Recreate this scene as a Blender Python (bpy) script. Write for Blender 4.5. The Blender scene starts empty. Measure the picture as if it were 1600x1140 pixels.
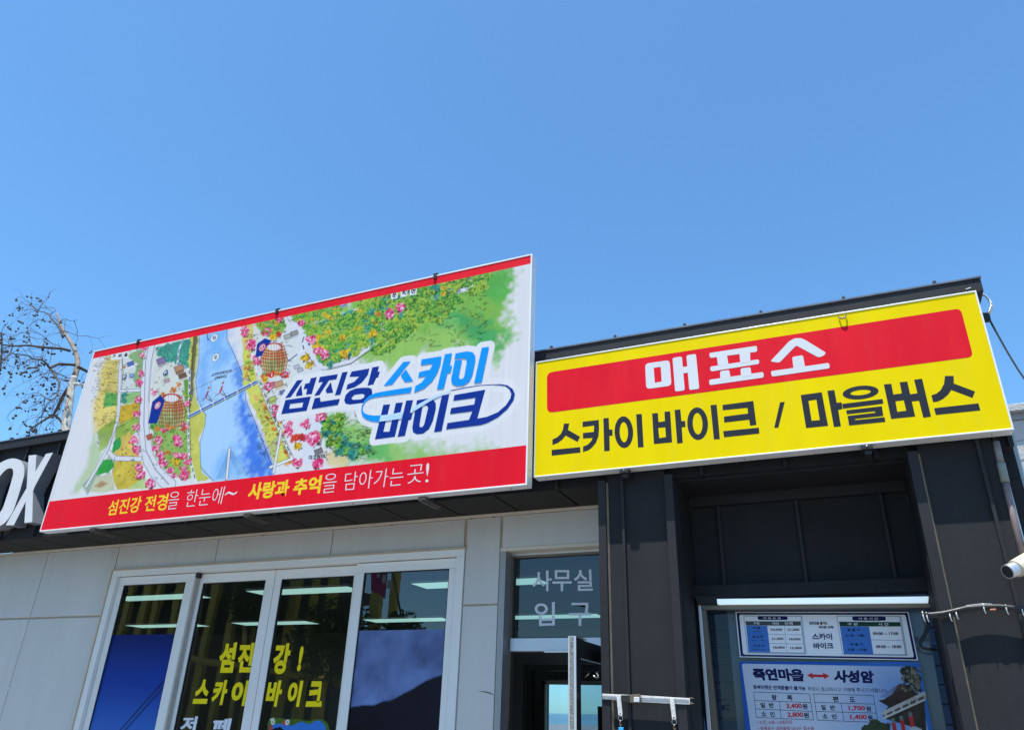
import bpy, bmesh, math, random
import numpy as np
from mathutils import Vector, Matrix
from mathutils.geometry import tessellate_polygon
random.seed(7); rng = np.random.default_rng(7)
scn = bpy.context.scene; COL = scn.collection

# ------------------------------------------------------------------ camera, sky, sun, exposure
PH, FPX, CZ = (-0.4316, 0.4450, 0.0341), 1168.27, 1.6
def _basis():
    yaw, pit, rol = PH
    f = np.array([math.sin(yaw)*math.cos(pit), math.cos(yaw)*math.cos(pit), math.sin(pit)])
    r = np.array([math.cos(yaw), -math.sin(yaw), 0.0]); u = np.cross(r, f)
    c, s = math.cos(rol), math.sin(rol)
    return c*r+s*u, -s*r+c*u, f
RR, UU, FF = _basis()
cam = bpy.data.cameras.new('camera'); camo = bpy.data.objects.new('camera', cam); COL.objects.link(camo)
cam.sensor_width = 36; cam.lens = FPX/1600*36; cam.clip_start = 0.05; cam.clip_end = 20000
m3 = Matrix([[RR[i], UU[i], -FF[i]] for i in range(3)]).to_4x4(); m3.translation = (0, 0, CZ)
camo.matrix_world = m3; scn.camera = camo

SUN = Vector((-0.15, -1.0, 3.65)).normalized()
world = bpy.data.worlds.new('World'); scn.world = world; world.use_nodes = True
nt = world.node_tree; nt.nodes.clear()
sky = nt.nodes.new('ShaderNodeTexSky'); sky.sky_type = 'NISHITA'; sky.sun_disc = False
sky.sun_elevation = math.asin(SUN.z); sky.sun_rotation = math.atan2(SUN.x, SUN.y)
sky.altitude = 50; sky.air_density = 1.0; sky.dust_density = 0.6; sky.ozone_density = 2.0
bg = nt.nodes.new('ShaderNodeBackground'); bg.inputs['Strength'].default_value = 0.15
out = nt.nodes.new('ShaderNodeOutputWorld')
hs = nt.nodes.new('ShaderNodeVectorMath'); hs.operation = 'MULTIPLY'; hs.inputs[1].default_value = (.53, .83, .985)   # clear spring air, deeper blue
nt.links.new(sky.outputs[0], hs.inputs[0]); nt.links.new(hs.outputs[0], bg.inputs[0]); nt.links.new(bg.outputs[0], out.inputs[0])
sl = bpy.data.lights.new('sun', 'SUN'); sl.energy = 4.5; sl.angle = math.radians(0.53); sl.color = (1.0, 0.96, 0.9)
so = bpy.data.objects.new('sun', sl); COL.objects.link(so); so.rotation_euler = SUN.to_track_quat('Z', 'Y').to_euler()
scn.view_settings.view_transform = 'Standard'; scn.view_settings.look = 'None'
scn.view_settings.exposure = 0.74; scn.view_settings.gamma = 1; scn.view_settings.use_curve_mapping = False
scn.cycles.max_bounces = 8; scn.cycles.transparent_max_bounces = 12; scn.cycles.use_denoising = True

# ------------------------------------------------------------------ measuring helpers
def ray(x, y): return RR*(x-800)/FPX + UU*(570-y)/FPX + FF
def at(x, y, Y):                     # where the sight line through a measured point meets the plane y = Y
    d = ray(x, y); t = Y/d[1]; return (float(d[0]*t), float(Y), float(d[2]*t+CZ))
def Z(s, x0, y0):                    # coordinates read off an enlargement
    return lambda *p: [(x0+a/s, y0+b/s) for a, b in p]
def rfl(x, y, d, gl=5.05):           # a point d metres behind the camera's plane seen mirrored in the panes
    p = at(x, y, 2*gl+d); return (p[0], -d, p[2])
def lin(c):
    return tuple((v/255/12.92 if v/255 <= .04045 else ((v/255+.055)/1.055)**2.4) for v in c)

# ------------------------------------------------------------------ materials
MATS = {}
def mat(name, col, rough=.6, metal=0, var=.08, vs=6, bump=0, bs=80, spec=.5, coat=0, emit=0, streak=0, each=0, dust=0):
    if name in MATS: return MATS[name]
    m = bpy.data.materials.new(name); m.use_nodes = True; n = m.node_tree.nodes; l = m.node_tree.links
    b = n['Principled BSDF']; b.inputs['Roughness'].default_value = rough; b.inputs['Metallic'].default_value = metal
    b.inputs['Specular IOR Level'].default_value = spec; b.inputs['Coat Weight'].default_value = coat
    tc = n.new('ShaderNodeTexCoord')
    if var:
        no = n.new('ShaderNodeTexNoise'); no.inputs['Scale'].default_value = vs; no.inputs['Detail'].default_value = 6
        no.inputs['Roughness'].default_value = .65
        if streak:
            mp = n.new('ShaderNodeMapping'); mp.inputs['Scale'].default_value = (streak, 1, .35)
            l.new(tc.outputs['Object'], mp.inputs[0]); l.new(mp.outputs[0], no.inputs['Vector'])
        else: l.new(tc.outputs['Object'], no.inputs['Vector'])
        r = n.new('ShaderNodeMapRange'); r.inputs[1].default_value = .3; r.inputs[2].default_value = .7
        r.inputs[3].default_value = 1-var; r.inputs[4].default_value = 1+var
        v = n.new('ShaderNodeVectorMath'); v.operation = 'SCALE'; v.inputs[0].default_value = col
        l.new(no.outputs[0], r.inputs[0]); l.new(r.outputs[0], v.inputs['Scale']); last = v.outputs[0]
        if each:                       # panels of slightly different batches
            oi = n.new('ShaderNodeObjectInfo'); r3 = n.new('ShaderNodeMapRange'); r3.inputs[3].default_value = 1-each; r3.inputs[4].default_value = 1+each
            v3 = n.new('ShaderNodeVectorMath'); v3.operation = 'SCALE'; l.new(oi.outputs['Random'], r3.inputs[0]); l.new(last, v3.inputs[0]); l.new(r3.outputs[0], v3.inputs['Scale']); last = v3.outputs[0]
        if dust:                       # pale dust and drip marks
            nd = n.new('ShaderNodeTexNoise'); nd.inputs['Scale'].default_value = 2.2; nd.inputs['Detail'].default_value = 8; nd.inputs['Roughness'].default_value = .75
            md = n.new('ShaderNodeMapping'); md.inputs['Scale'].default_value = (5, 1, .6); l.new(tc.outputs['Object'], md.inputs[0]); l.new(md.outputs[0], nd.inputs['Vector'])
            rd = n.new('ShaderNodeMapRange'); rd.inputs[1].default_value = .5; rd.inputs[2].default_value = .8; rd.inputs[3].default_value = 0; rd.inputs[4].default_value = dust
            mx = n.new('ShaderNodeMix'); mx.data_type = 'RGBA'; pass
            l.new(nd.outputs[0], rd.inputs[0]); l.new(rd.outputs[0], mx.inputs['Factor']); l.new(last, mx.inputs[6]); mx.inputs[7].default_value = (.28, .26, .23, 1); last = mx.outputs[2]
        l.new(last, b.inputs['Base Color'])
        r2 = n.new('ShaderNodeMapRange'); r2.inputs[1].default_value = .3; r2.inputs[2].default_value = .7
        r2.inputs[3].default_value = max(0, rough-.07); r2.inputs[4].default_value = min(1, rough+.1)
        l.new(no.outputs[0], r2.inputs[0]); l.new(r2.outputs[0], b.inputs['Roughness'])
    else: b.inputs['Base Color'].default_value = (*col, 1)
    if bump:
        no = n.new('ShaderNodeTexNoise'); no.inputs['Scale'].default_value = bs; no.inputs['Detail'].default_value = 3
        l.new(tc.outputs['Object'], no.inputs['Vector'])
        bp = n.new('ShaderNodeBump'); bp.inputs['Strength'].default_value = bump; bp.inputs['Distance'].default_value = .01
        l.new(no.outputs[0], bp.inputs['Height']); l.new(bp.outputs[0], b.inputs['Normal'])
    if emit: b.inputs['Emission Color'].default_value = (*col, 1); b.inputs['Emission Strength'].default_value = emit
    MATS[name] = m; return m
def glass(name, tint=(1, 1, 1), ior=1.52, tr=1.0, rough=0.0):
    m = bpy.data.materials.new(name); m.use_nodes = True; n = m.node_tree.nodes; l = m.node_tree.links; n.clear()
    o = n.new('ShaderNodeOutputMaterial'); mx = n.new('ShaderNodeMixShader'); t = n.new('ShaderNodeBsdfTransparent')
    g = n.new('ShaderNodeBsdfGlossy'); g.inputs['Roughness'].default_value = rough; fr = n.new('ShaderNodeFresnel'); fr.inputs[0].default_value = ior
    t.inputs[0].default_value = (*[tr*c for c in tint], 1)
    no = n.new('ShaderNodeTexNoise'); no.inputs['Scale'].default_value = 1.6; bp = n.new('ShaderNodeBump')
    bp.inputs['Strength'].default_value = .05; bp.inputs['Distance'].default_value = .02
    tc = n.new('ShaderNodeTexCoord'); l.new(tc.outputs['Object'], no.inputs['Vector'])
    l.new(no.outputs[0], bp.inputs['Height']); l.new(bp.outputs[0], g.inputs['Normal'])
    l.new(fr.outputs[0], mx.inputs[0]); l.new(t.outputs[0], mx.inputs[1]); l.new(g.outputs[0], mx.inputs[2]); l.new(mx.outputs[0], o.inputs[0])
    return m
def print_mat(name, rough=.45, streak=.03):   # flat print whose inks are stored on the sheet
    m = bpy.data.materials.new(name); m.use_nodes = True; n = m.node_tree.nodes; l = m.node_tree.links
    b = n['Principled BSDF']; b.inputs['Roughness'].default_value = rough; b.inputs['Specular IOR Level'].default_value = .15
    a = n.new('ShaderNodeAttribute'); a.attribute_name = 'ink'
    no = n.new('ShaderNodeTexNoise'); no.inputs['Scale'].default_value = 14; mp = n.new('ShaderNodeMapping'); mp.inputs['Scale'].default_value = (4, 1, .1)
    tc = n.new('ShaderNodeTexCoord'); l.new(tc.outputs['Object'], mp.inputs[0]); l.new(mp.outputs[0], no.inputs['Vector'])
    r = n.new('ShaderNodeMapRange'); r.inputs[1].default_value = .3; r.inputs[2].default_value = .7; r.inputs[3].default_value = 1-streak; r.inputs[4].default_value = 1+streak
    v = n.new('ShaderNodeVectorMath'); v.operation = 'SCALE'
    l.new(no.outputs[0], r.inputs[0]); l.new(a.outputs['Color'], v.inputs[0]); l.new(r.outputs[0], v.inputs['Scale']); l.new(v.outputs[0], b.inputs['Base Color'])
    return m
M_clad = mat('dark_cladding', (.0205, .0212, .0245), .62, 0, .14, 3, .45, 420, .16, each=.06, dust=.022)
M_clad2 = mat('dark_trim', (.023, .023, .026), .58, 0, .14, 4, .15, 260, .2)
M_soffit = mat('dark_soffit', (.040, .039, .037), .8, 0, .12, 3, .1, 200, .08)
M_cream = mat('light_grey_composite_panel', (.54, .535, .52), .5, 0, .06, 1.4, .03, 40, .3, streak=2, each=.035, dust=.16)
M_seal = mat('beige_sealant', (.42, .34, .24), .75, 0, .2, 12)
M_pvc = mat('white_window_frame', (.70, .70, .69), .35, 0, .04, 3)
M_pvc2 = mat('greyed_window_edge', (.40, .38, .35), .55, 0, .12, 8)
M_alu = mat('aluminium', (.62, .62, .63), .38, .75, .08, 9)
M_brn = mat('brown_anodised_aluminium', (.16, .13, .105), .4, .55, .15, 6)
M_sign = mat('white_sign_frame', (.74, .74, .74), .42, .1, .06, 5)
M_white = mat('white_print', (.62, .62, .63), .5, 0, .03, 3, spec=.2)
M_red = mat('red_print', (.68, .003, .016), .5, 0, .06, 2.5, .25, 2.2, .14, streak=2, dust=.05)
M_yel = mat('yellow_print', (.76, .575, .0), .55, 0, .05, 2, .25, 2.2, .05, streak=2, dust=.06)
M_ink = mat('dark_grey_print', (.022, .025, .034), .5, 0, .08, 10, spec=.12)
M_navy = mat('navy_print', (.004, .026, .22), .4, 0, .04, 6, spec=.12)
M_cyan = mat('cyan_print', (.004, .25, .78), .4, 0, .04, 6, spec=.12)
M_pale = mat('pale_blue_print', (.42, .58, .86), .4, 0, .04, 6, spec=.12)
M_yprint = mat('bright_yellow_print', (.80, .52, .002), .5, 0, .04, 6)
M_black = mat('black_rubber', (.012, .012, .012), .6, 0, .2, 12)
M_lets = mat('channel_letter_side', (.15, .165, .19), .5, .1, .1, 6)
M_let = mat('channel_letter_white', (.60, .60, .61), .4, 0, .05, 5)
M_room = mat('interior_wall', (.16, .16, .15), .8, 0, .1, 1)
M_ceil = mat('interior_ceiling', (.13, .14, .14), .85, 0, .08, 1)
M_led = mat('lit_ceiling_panel', (.60, 1.0, .92), .5, 0, 0, emit=.42)
M_glass = glass('window_glass', (.78, .85, .84), 1.95)
M_glass2 = glass('transom_glass', (.62, .72, .76), 1.75)
M_steel = mat('steel', (.5, .49, .47), .3, .9, .15, 20)
M_blackwire = mat('black_cable', (.015, .015, .016), .45, 0, .1, 20)
M_whitewire = mat('white_cable', (.7, .7, .68), .5, 0, .1, 20)

# ------------------------------------------------------------------ object helpers
ORG = {}
def put(o, mesh_origin): ORG[o.name] = Vector(mesh_origin)
def tag(o, label=None, cat=None, group=None, kind=None):
    if label: o['label'] = label
    if cat: o['category'] = cat
    if group: o['group'] = group
    if kind: o['kind'] = kind
    return o
def thing(name, loc, label, cat, group=None):
    o = bpy.data.objects.new(name, None); COL.objects.link(o); o.location = loc; o.empty_display_size = .2
    put(o, loc); return tag(o, label, cat, group)
def mesh(name, verts, faces, m=None, parent=None, smooth=False, bev=0, mats=None, fm=None):
    org = ORG[parent.name] if parent else None
    top = org is None
    if top:
        a = np.array(verts, float); org = Vector((float(a[:, 0].mean()), float(a[:, 1].mean()), float(a[:, 2].min())))
    me = bpy.data.meshes.new(name); me.from_pydata([(v[0]-org[0], v[1]-org[1], v[2]-org[2]) for v in verts], [], faces)
    for mm in (mats or [m]): me.materials.append(mm)
    if fm: me.polygons.foreach_set('material_index', fm)
    if smooth: me.polygons.foreach_set('use_smooth', [True]*len(me.polygons))
    me.update(); o = bpy.data.objects.new(name, me); COL.objects.link(o)
    if parent: o.parent = parent
    if top: o.location = org
    put(o, org)
    if bev:
        md = o.modifiers.new('bevel', 'BEVEL'); md.width = bev; md.segments = 2; md.limit_method = 'ANGLE'
    return o
class MB:
    def __init__(s): s.v = []; s.f = []
    def add(s, v, f): b = len(s.v); s.v += [tuple(p) for p in v]; s.f += [tuple(i+b for i in q) for q in f]; return s
    def box(s, x0, x1, y0, y1, z0, z1):
        v = [(x, y, z) for z in (z0, z1) for y in (y0, y1) for x in (x0, x1)]
        return s.add(v, [(0, 2, 3, 1), (4, 5, 7, 6), (0, 1, 5, 4), (1, 3, 7, 5), (3, 2, 6, 7), (2, 0, 4, 6)])
    def hexa(s, front, back):        # two quads -> solid
        return s.add(list(front)+list(back), [(0, 1, 2, 3), (7, 6, 5, 4), (0, 4, 5, 1), (1, 5, 6, 2), (2, 6, 7, 3), (3, 7, 4, 0)])
    def tube(s, pts, r, n=8, r1=None, cap=True):
        pts = [Vector(p) for p in pts]; N = len(pts); base = len(s.v); prev = None
        for i, p in enumerate(pts):
            t = (pts[min(i+1, N-1)]-pts[max(i-1, 0)]).normalized()
            a = prev if prev is not None else (Vector((0, 0, 1)) if abs(t.z) < .9 else Vector((1, 0, 0)))
            a = (a-t*a.dot(t)).normalized(); b = t.cross(a); prev = a
            rr = r if r1 is None else r+(r1-r)*i/max(1, N-1)
            if callable(r): rr = r(i/max(1, N-1))
            for k in range(n):
                q = p+a*math.cos(2*math.pi*k/n)*rr+b*math.sin(2*math.pi*k/n)*rr; s.v.append(tuple(q))
        for i in range(N-1):
            for k in range(n):
                k2 = (k+1) % n; s.f.append((base+i*n+k, base+i*n+k2, base+(i+1)*n+k2, base+(i+1)*n+k))
        if cap:
            s.f.append(tuple(base+k for k in range(n))[::-1]); s.f.append(tuple(base+(N-1)*n+k for k in range(n)))
        return s
    def ball(s, c, r, sx=1, sy=1, sz=1):
        g = (1+5**.5)/2; V = [(-1, g, 0), (1, g, 0), (-1, -g, 0), (1, -g, 0), (0, -1, g), (0, 1, g), (0, -1, -g), (0, 1, -g), (g, 0, -1), (g, 0, 1), (-g, 0, -1), (-g, 0, 1)]
        q = math.sqrt(1+g*g); F = [(0, 11, 5), (0, 5, 1), (0, 1, 7), (0, 7, 10), (0, 10, 11), (1, 5, 9), (5, 11, 4), (11, 10, 2), (10, 7, 6), (7, 1, 8), (3, 9, 4), (3, 4, 2), (3, 2, 6), (3, 6, 8), (3, 8, 9), (4, 9, 5), (2, 4, 11), (6, 2, 10), (8, 6, 7), (9, 8, 1)]
        return s.add([(c[0]+a/q*r*sx, c[1]+b/q*r*sy, c[2]+d/q*r*sz) for a, b, d in V], F)
    def build(s, name, m, parent=None, **k): return mesh(name, s.v, s.f, m, parent, **k)
def box(name, x0, x1, y0, y1, z0, z1, m, parent=None, bev=0): return MB().box(x0, x1, y0, y1, z0, z1).build(name, m, parent, bev=bev)

def rnd(poly, r, n=4):               # round the corners of a polygon
    o = []
    N = len(poly)
    for i in range(N):
        p = np.array(poly[i], float); a = np.array(poly[i-1], float)-p; b = np.array(poly[(i+1) % N], float)-p
        la, lb = np.hypot(*a), np.hypot(*b); rr = min(r, la*.48, lb*.48)
        A, B = p+a/la*rr, p+b/lb*rr
        for k in range(n+1):
            t = k/n; o.append(tuple((1-t)**2*A+2*t*(1-t)*p+t*t*B))
    return o
def ell(cx, cy, rx, ry, rot=0, n=36):
    c, s = math.cos(math.radians(rot)), math.sin(math.radians(rot))
    return [(cx+rx*math.cos(t)*c-ry*math.sin(t)*s, cy+rx*math.cos(t)*s+ry*math.sin(t)*c) for t in [2*math.pi*i/n for i in range(n)]]
def flat(shapes, Y, step=.00012):    # shapes: [(outer, hole, ...)] of measured points -> faces lying on the plane y=Y
    V, F = [], []
    for i, sh in enumerate(shapes):
        y = Y-step*(i % 12)
        loops = [[at(px, py, Y) for px, py in lp] for lp in sh]
        tri = tessellate_polygon([[Vector((p[0], p[2], 0)) for p in lp] for lp in loops])
        b = len(V)
        for lp in loops: V += [(p[0], y, p[2]) for p in lp]
        for t in tri:
            a, c, d = [V[b+k] for k in t]
            cr = (c[0]-a[0])*(d[2]-a[2])-(c[2]-a[2])*(d[0]-a[0])
            if abs(cr) < 1e-10: continue
            F.append(tuple(b+k for k in (t if cr > 0 else t[::-1])))
    return V, F
def text_mesh(s, bold=0.0):
    c = bpy.data.curves.new('t', 'FONT'); c.body = s; c.offset = bold; c.resolution_u = 3
    o = bpy.data.objects.new('t', c); COL.objects.link(o)
    dg = bpy.context.evaluated_depsgraph_get(); me = bpy.data.meshes.new_from_object(o.evaluated_get(dg))
    v = np.array([x.co[:2] for x in me.vertices]); f = [tuple(p.vertices) for p in me.polygons]
    nz = [p.normal.z for p in me.polygons]
    f = [q if z > 0 else q[::-1] for q, z in zip(f, nz)]
    bpy.data.objects.remove(o); bpy.data.curves.remove(c); bpy.data.meshes.remove(me)
    return v, f
def text_quad(s, quad, Y, bold=0.0, full=False):   # quad: TL TR BR BL as measured; the word is fitted into it on the plane
    v, f = text_mesh(s, bold)
    lo, hi = v.min(0), v.max(0)
    q = [np.array(at(*p, Y)) for p in quad]
    uv = (v-lo)/(hi-lo); V = []
    for a, b in uv:
        V.append(tuple((q[3]*(1-a)+q[2]*a)*(1-b)+(q[0]*(1-a)+q[1]*a)*b))
    return V, f
def joined(parts):
    V, F = [], []
    for v, f in parts:
        b = len(V); V += v; F += [tuple(i+b for i in q) for q in f]
    return V, F

# ------------------------------------------------------------------ painter for printed pictures
def smooth_noise(h, w, sc, seed, octv=4):
    r = np.random.default_rng(seed); o = np.zeros((h, w)); amp = 1; tot = 0
    for k in range(octv):
        s = max(1.0, sc/2**k); gh, gw = int(h/s)+3, int(w/s)+3
        g = r.random((gh, gw)); y = np.arange(h)/s; x = np.arange(w)/s
        yi, xi = y.astype(int), x.astype(int); fy, fx = (y-yi)[:, None], (x-xi)[None]
        fy, fx = fy*fy*(3-2*fy), fx*fx*(3-2*fx)
        a = g[yi][:, xi]*(1-fx)+g[yi][:, xi+1]*fx; b = g[yi+1][:, xi]*(1-fx)+g[yi+1][:, xi+1]*fx
        o += amp*(a*(1-fy)+b*fy); tot += amp; amp *= .55
    return o/tot-.5
class Sheet:
    def __init__(s, x0, x1, z0, z1, Y, cell, base):
        s.x0, s.z0, s.Y, s.cell = x0, z0, Y, cell
        s.w = int(round((x1-x0)/cell))+1; s.h = int(round((z1-z0)/cell))+1
        s.cx = (x1-x0)/(s.w-1); s.cz = (z1-z0)/(s.h-1)
        s.img = np.ones((s.h, s.w, 3))*np.array(lin(base)); s.N = smooth_noise(s.h, s.w, 40, 3); s.N2 = smooth_noise(s.h, s.w, 9, 5, 3)
        s.k = at(500, 600, Y)[0]; s.ppm = 1/abs(at(501, 600, Y)[0]-s.k)
    def P(s, pts): return np.array([((p[0]-s.x0)/s.cx, (p[2]-s.z0)/s.cz) for p in (at(x, y, s.Y) for x, y in pts)])
    def U(s, px): return px/s.ppm/s.cx
    def _win(s, P, pad):
        a = np.maximum(np.floor(P.min(0)-pad).astype(int), 0); b = np.minimum(np.ceil(P.max(0)+pad).astype(int)+1, (s.w, s.h))
        if (b <= a).any(): return None
        gx, gy = np.meshgrid(np.arange(a[0], b[0]), np.arange(a[1], b[1])); return a, b, gx, gy
    def _blend(s, a, b, cov, col, tex=0):
        v = s.img[a[1]:b[1], a[0]:b[0]]; c = np.array(col)[None, None]*np.ones_like(v)
        if tex: c = c*(1+tex*2*s.N[a[1]:b[1], a[0]:b[0]]+tex*1.2*s.N2[a[1]:b[1], a[0]:b[0]])[..., None]
        cov = np.clip(cov, 0, 1)[..., None]; s.img[a[1]:b[1], a[0]:b[0]] = v*(1-cov)+np.clip(c, 0, 1)*cov
    def _seg(s, gx, gy, A, B):
        d = B-A; L = max(1e-9, d@d); t = np.clip(((gx-A[0])*d[0]+(gy-A[1])*d[1])/L, 0, 1)
        return np.hypot(gx-A[0]-t*d[0], gy-A[1]-t*d[1])
    def poly(s, pts, col, alpha=1, soft=1, rag=0, tex=0, grow=0):
        P = s.P(pts); soft = max(1, s.U(soft)) if soft != 1 else 1; g = s.U(grow); W = s._win(P, soft+g+s.U(rag)+1)
        if W is None: return
        a, b, gx, gy = W; ins = np.zeros(gx.shape, bool); dm = np.full(gx.shape, 1e9)
        for i in range(len(P)):
            A, B = P[i-1], P[i]; dm = np.minimum(dm, s._seg(gx, gy, A, B))
            c = (A[1] > gy) != (B[1] > gy)
            if A[1] != B[1]: ins ^= c & (gx < (B[0]-A[0])*(gy-A[1])/(B[1]-A[1])+A[0])
        sd = np.where(ins, dm, -dm)+g
        if rag: sd = sd+s.U(rag)*3*(s.N[a[1]:b[1], a[0]:b[0]]+s.N2[a[1]:b[1], a[0]:b[0]])
        s._blend(a, b, (.5+sd/soft)*1.0*alpha if soft == 1 else np.clip(.5+sd/soft, 0, 1)*alpha, lin(col), tex)
    def line(s, pts, wpx, col, alpha=1, soft=1, dash=0):
        P = s.P(pts); w = s.U(wpx)/2
        for i in range(len(P)-1):
            segs = [(P[i], P[i+1])]
            if dash:
                n = max(1, int(np.hypot(*(P[i+1]-P[i]))/s.U(dash))); segs = [(P[i]+(P[i+1]-P[i])*k/n, P[i]+(P[i+1]-P[i])*(k+.55)/n) for k in range(n)]
            for A, B in segs:
                W = s._win(np.array([A, B]), w+soft+1)
                if W is None: continue
                a, b, gx, gy = W; s._blend(a, b, np.clip(.5+(w-s._seg(gx, gy, A, B))/soft, 0, 1)*alpha*min(1, max(.35, w*2)), lin(col))
    def dot(s, x, y, rpx, col, alpha=1, soft=1, sx=1.0):
        c = s.P([(x, y)])[0]; r = s.U(rpx); W = s._win(np.array([c]), r*max(1, sx)+soft+1)
        if W is None: return
        a, b, gx, gy = W; d = np.hypot((gx-c[0])/sx, gy-c[1]); s._blend(a, b, np.clip(.5+(r-d)/soft, 0, 1)*alpha, lin(col))
    def tree(s, x, y, r, kind='pink', n=None):
        pal = {'pink': [(232, 40, 120), (245, 90, 150), (250, 170, 200), (215, 20, 95), (250, 215, 228), (190, 20, 70)],
               'green': [(84, 164, 60), (134, 192, 62), (50, 124, 60), (170, 208, 84), (30, 90, 50)],
               'lime': [(150, 190, 60), (190, 205, 80), (110, 165, 50), (60, 120, 40)],
               'teal': [(40, 130, 120), (60, 160, 140), (25, 90, 90), (110, 180, 140)],
               'yellow': [(240, 190, 20), (225, 160, 20), (250, 215, 60), (120, 120, 30)],
               'red': [(210, 50, 40), (235, 90, 60), (160, 30, 40)], 'orange': [(235, 140, 50), (215, 110, 40), (245, 175, 90), (150, 80, 30)]}[kind]
        n = int((n or int(10+r*r*.35))*1.5)
        for k in range(7): s.dot(x+random.gauss(0, r*.45), y+random.gauss(0, r*.4), r*.5, pal[k % 2], .8)
        for k in range(n//4):
            t = random.random()*6.283; q = r*random.random()**.5; s.dot(x+q*math.cos(t)+r*.15, y+q*math.sin(t)*.9+r*.42, r*(.12+.12*random.random()), (22, 38, 28), .85)
        for k in range(n):
            t = random.random()*6.283; q = r*random.random()**.6; s.dot(x+q*math.cos(t), y+q*math.sin(t)*.85, r*(.12+.16*random.random()), random.choice(pal), .85)
    def build(s, name, m, parent=None, dy=0):
        xs = s.x0+np.arange(s.w)*s.cx; zs = s.z0+np.arange(s.h)*s.cz; gx, gz = np.meshgrid(xs, zs)
        org = ORG[parent.name] if parent else Vector((s.x0, s.Y, s.z0))
        co = np.stack([gx-org[0], np.full_like(gx, s.Y+dy-org[1]), gz-org[2]], -1).reshape(-1, 3)
        idx = np.arange(s.w*s.h).reshape(s.h, s.w); q = np.stack([idx[:-1, :-1], idx[:-1, 1:], idx[1:, 1:], idx[1:, :-1]], -1).reshape(-1, 4)
        me = bpy.data.meshes.new(name); me.vertices.add(len(co)); me.vertices.foreach_set('co', co.ravel())
        me.loops.add(q.size); me.loops.foreach_set('vertex_index', q.ravel().astype(np.int32))
        me.polygons.add(len(q)); me.polygons.foreach_set('loop_start', np.arange(0, q.size, 4, dtype=np.int32))
        me.update(calc_edges=True)
        at_ = me.color_attributes.new('ink', 'FLOAT_COLOR', 'POINT')
        at_.data.foreach_set('color', np.concatenate([s.img.reshape(-1, 3)*.74, np.ones((s.w*s.h, 1))], 1).ravel().astype(np.float32))
        me.materials.append(m); o = bpy.data.objects.new(name, me); COL.objects.link(o)
        if parent: o.parent = parent
        else: o.location = org
        put(o, org); return o

# ------------------------------------------------------------------ ground and hills
mat('pavement', (.20, .19, .175), .85, 0, .15, .6, .3, 30)
g = mesh('ground', [(-6000, -6000, 0), (6000, -6000, 0), (6000, 6000, 0), (-6000, 6000, 0)], [(0, 1, 2, 3)], MATS['pavement']); g['kind'] = 'structure'
M_hill = mat('hazed_hill_woodland', (.10, .20, .24), .95, 0, .2, .004)  # bluish base colour stands in for the haze of distance
def ridge(name, R, hmax, seed, n=240, a0=0, a1=360):
    r = random.Random(seed); ph = [r.random()*6.28 for _ in range(7)]; V = []; F = []
    for i in range(n+1):
        a = math.radians(a0+(a1-a0)*i/n); h = .55+sum(math.sin(a*k*1.7+ph[k])*.28/(k**.8) for k in range(1, 7))
        h = max(.12, h)*hmax+4*r.random()
        for d, z in ((0, 0), (R*.12, h*.6), (R*.22, h), (R*.4, 0)): V.append(((R+d)*math.sin(a), (R+d)*math.cos(a), z))
    for i in range(n):
        for k in range(3): F.append((i*4+k, i*4+k+1, i*4+k+5, i*4+k+4))
    o = mesh(name, V, F, M_hill, smooth=True); o['kind'] = 'structure'; return o
ridge('distant_hills', 2600, 26, 4)
ridge('far_mountain_ridge', 3900, 62, 11)

# ------------------------------------------------------------------ main building (light panels, dark fascia)
bld = thing('office_building', (-4, 5, 0), 'low building with light grey panel wall under a dark metal fascia', 'building')
GL = [-1.73-.4725*k for k in range(0, 20)]; GR = [-1.76+.493*k for k in range(0, 6)]
box('wall_core', -10.5, -6.32, 5.012, 5.2, 0, 2.99, M_seal, bld)
MB().box(-6.32, -2.635, 5.012, 5.2, 2.757, 2.99).box(-2.635, -2.345, 5.012, 5.2, 0, 2.99).box(-2.345, -1.2, 5.012, 5.2, 2.75, 2.99).build('wall_core', M_seal, bld)
def panel(x0, x1, z0, z1, y=5.0): return box('wall_panel', x0, x1, y, 5.045, z0, z1, M_cream, bld, bev=.003)
J = .004
for a, b in ((-10.5, -9.3), (-9.3, -8.3), (-8.3, -7.315), (-7.315, -6.325)):
    panel(a+J, b-J, 2.365, 2.982); panel(a+J, b-J, 1.02, 2.349); panel(a+J, b-J, 0, 1.008)
for a, b in ((-6.321, -5.098), (-5.098, -3.868), (-3.868, -2.648)): panel(a+J, b-J, 2.768, 2.982)
panel(-2.628, -2.352, 2.357, 2.982); panel(-2.628, -2.352, 1.2, 2.345); panel(-2.628, -2.352, 0, 1.19)
panel(-2.332, -1.30, 2.748, 2.982)
box('eaves_trim', -10.5, -1.3, 4.988, 5.05, 2.986, 3.006, mat('pale_trim', (.62, .56, .46), .5, 0, .1, 6), bld, bev=.002)
for x in (-2.60, -2.41, -3.3, -4.6):
    MB().ball((x, 4.992, 2.979), .006).build('screw', M_black, bld)
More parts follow.
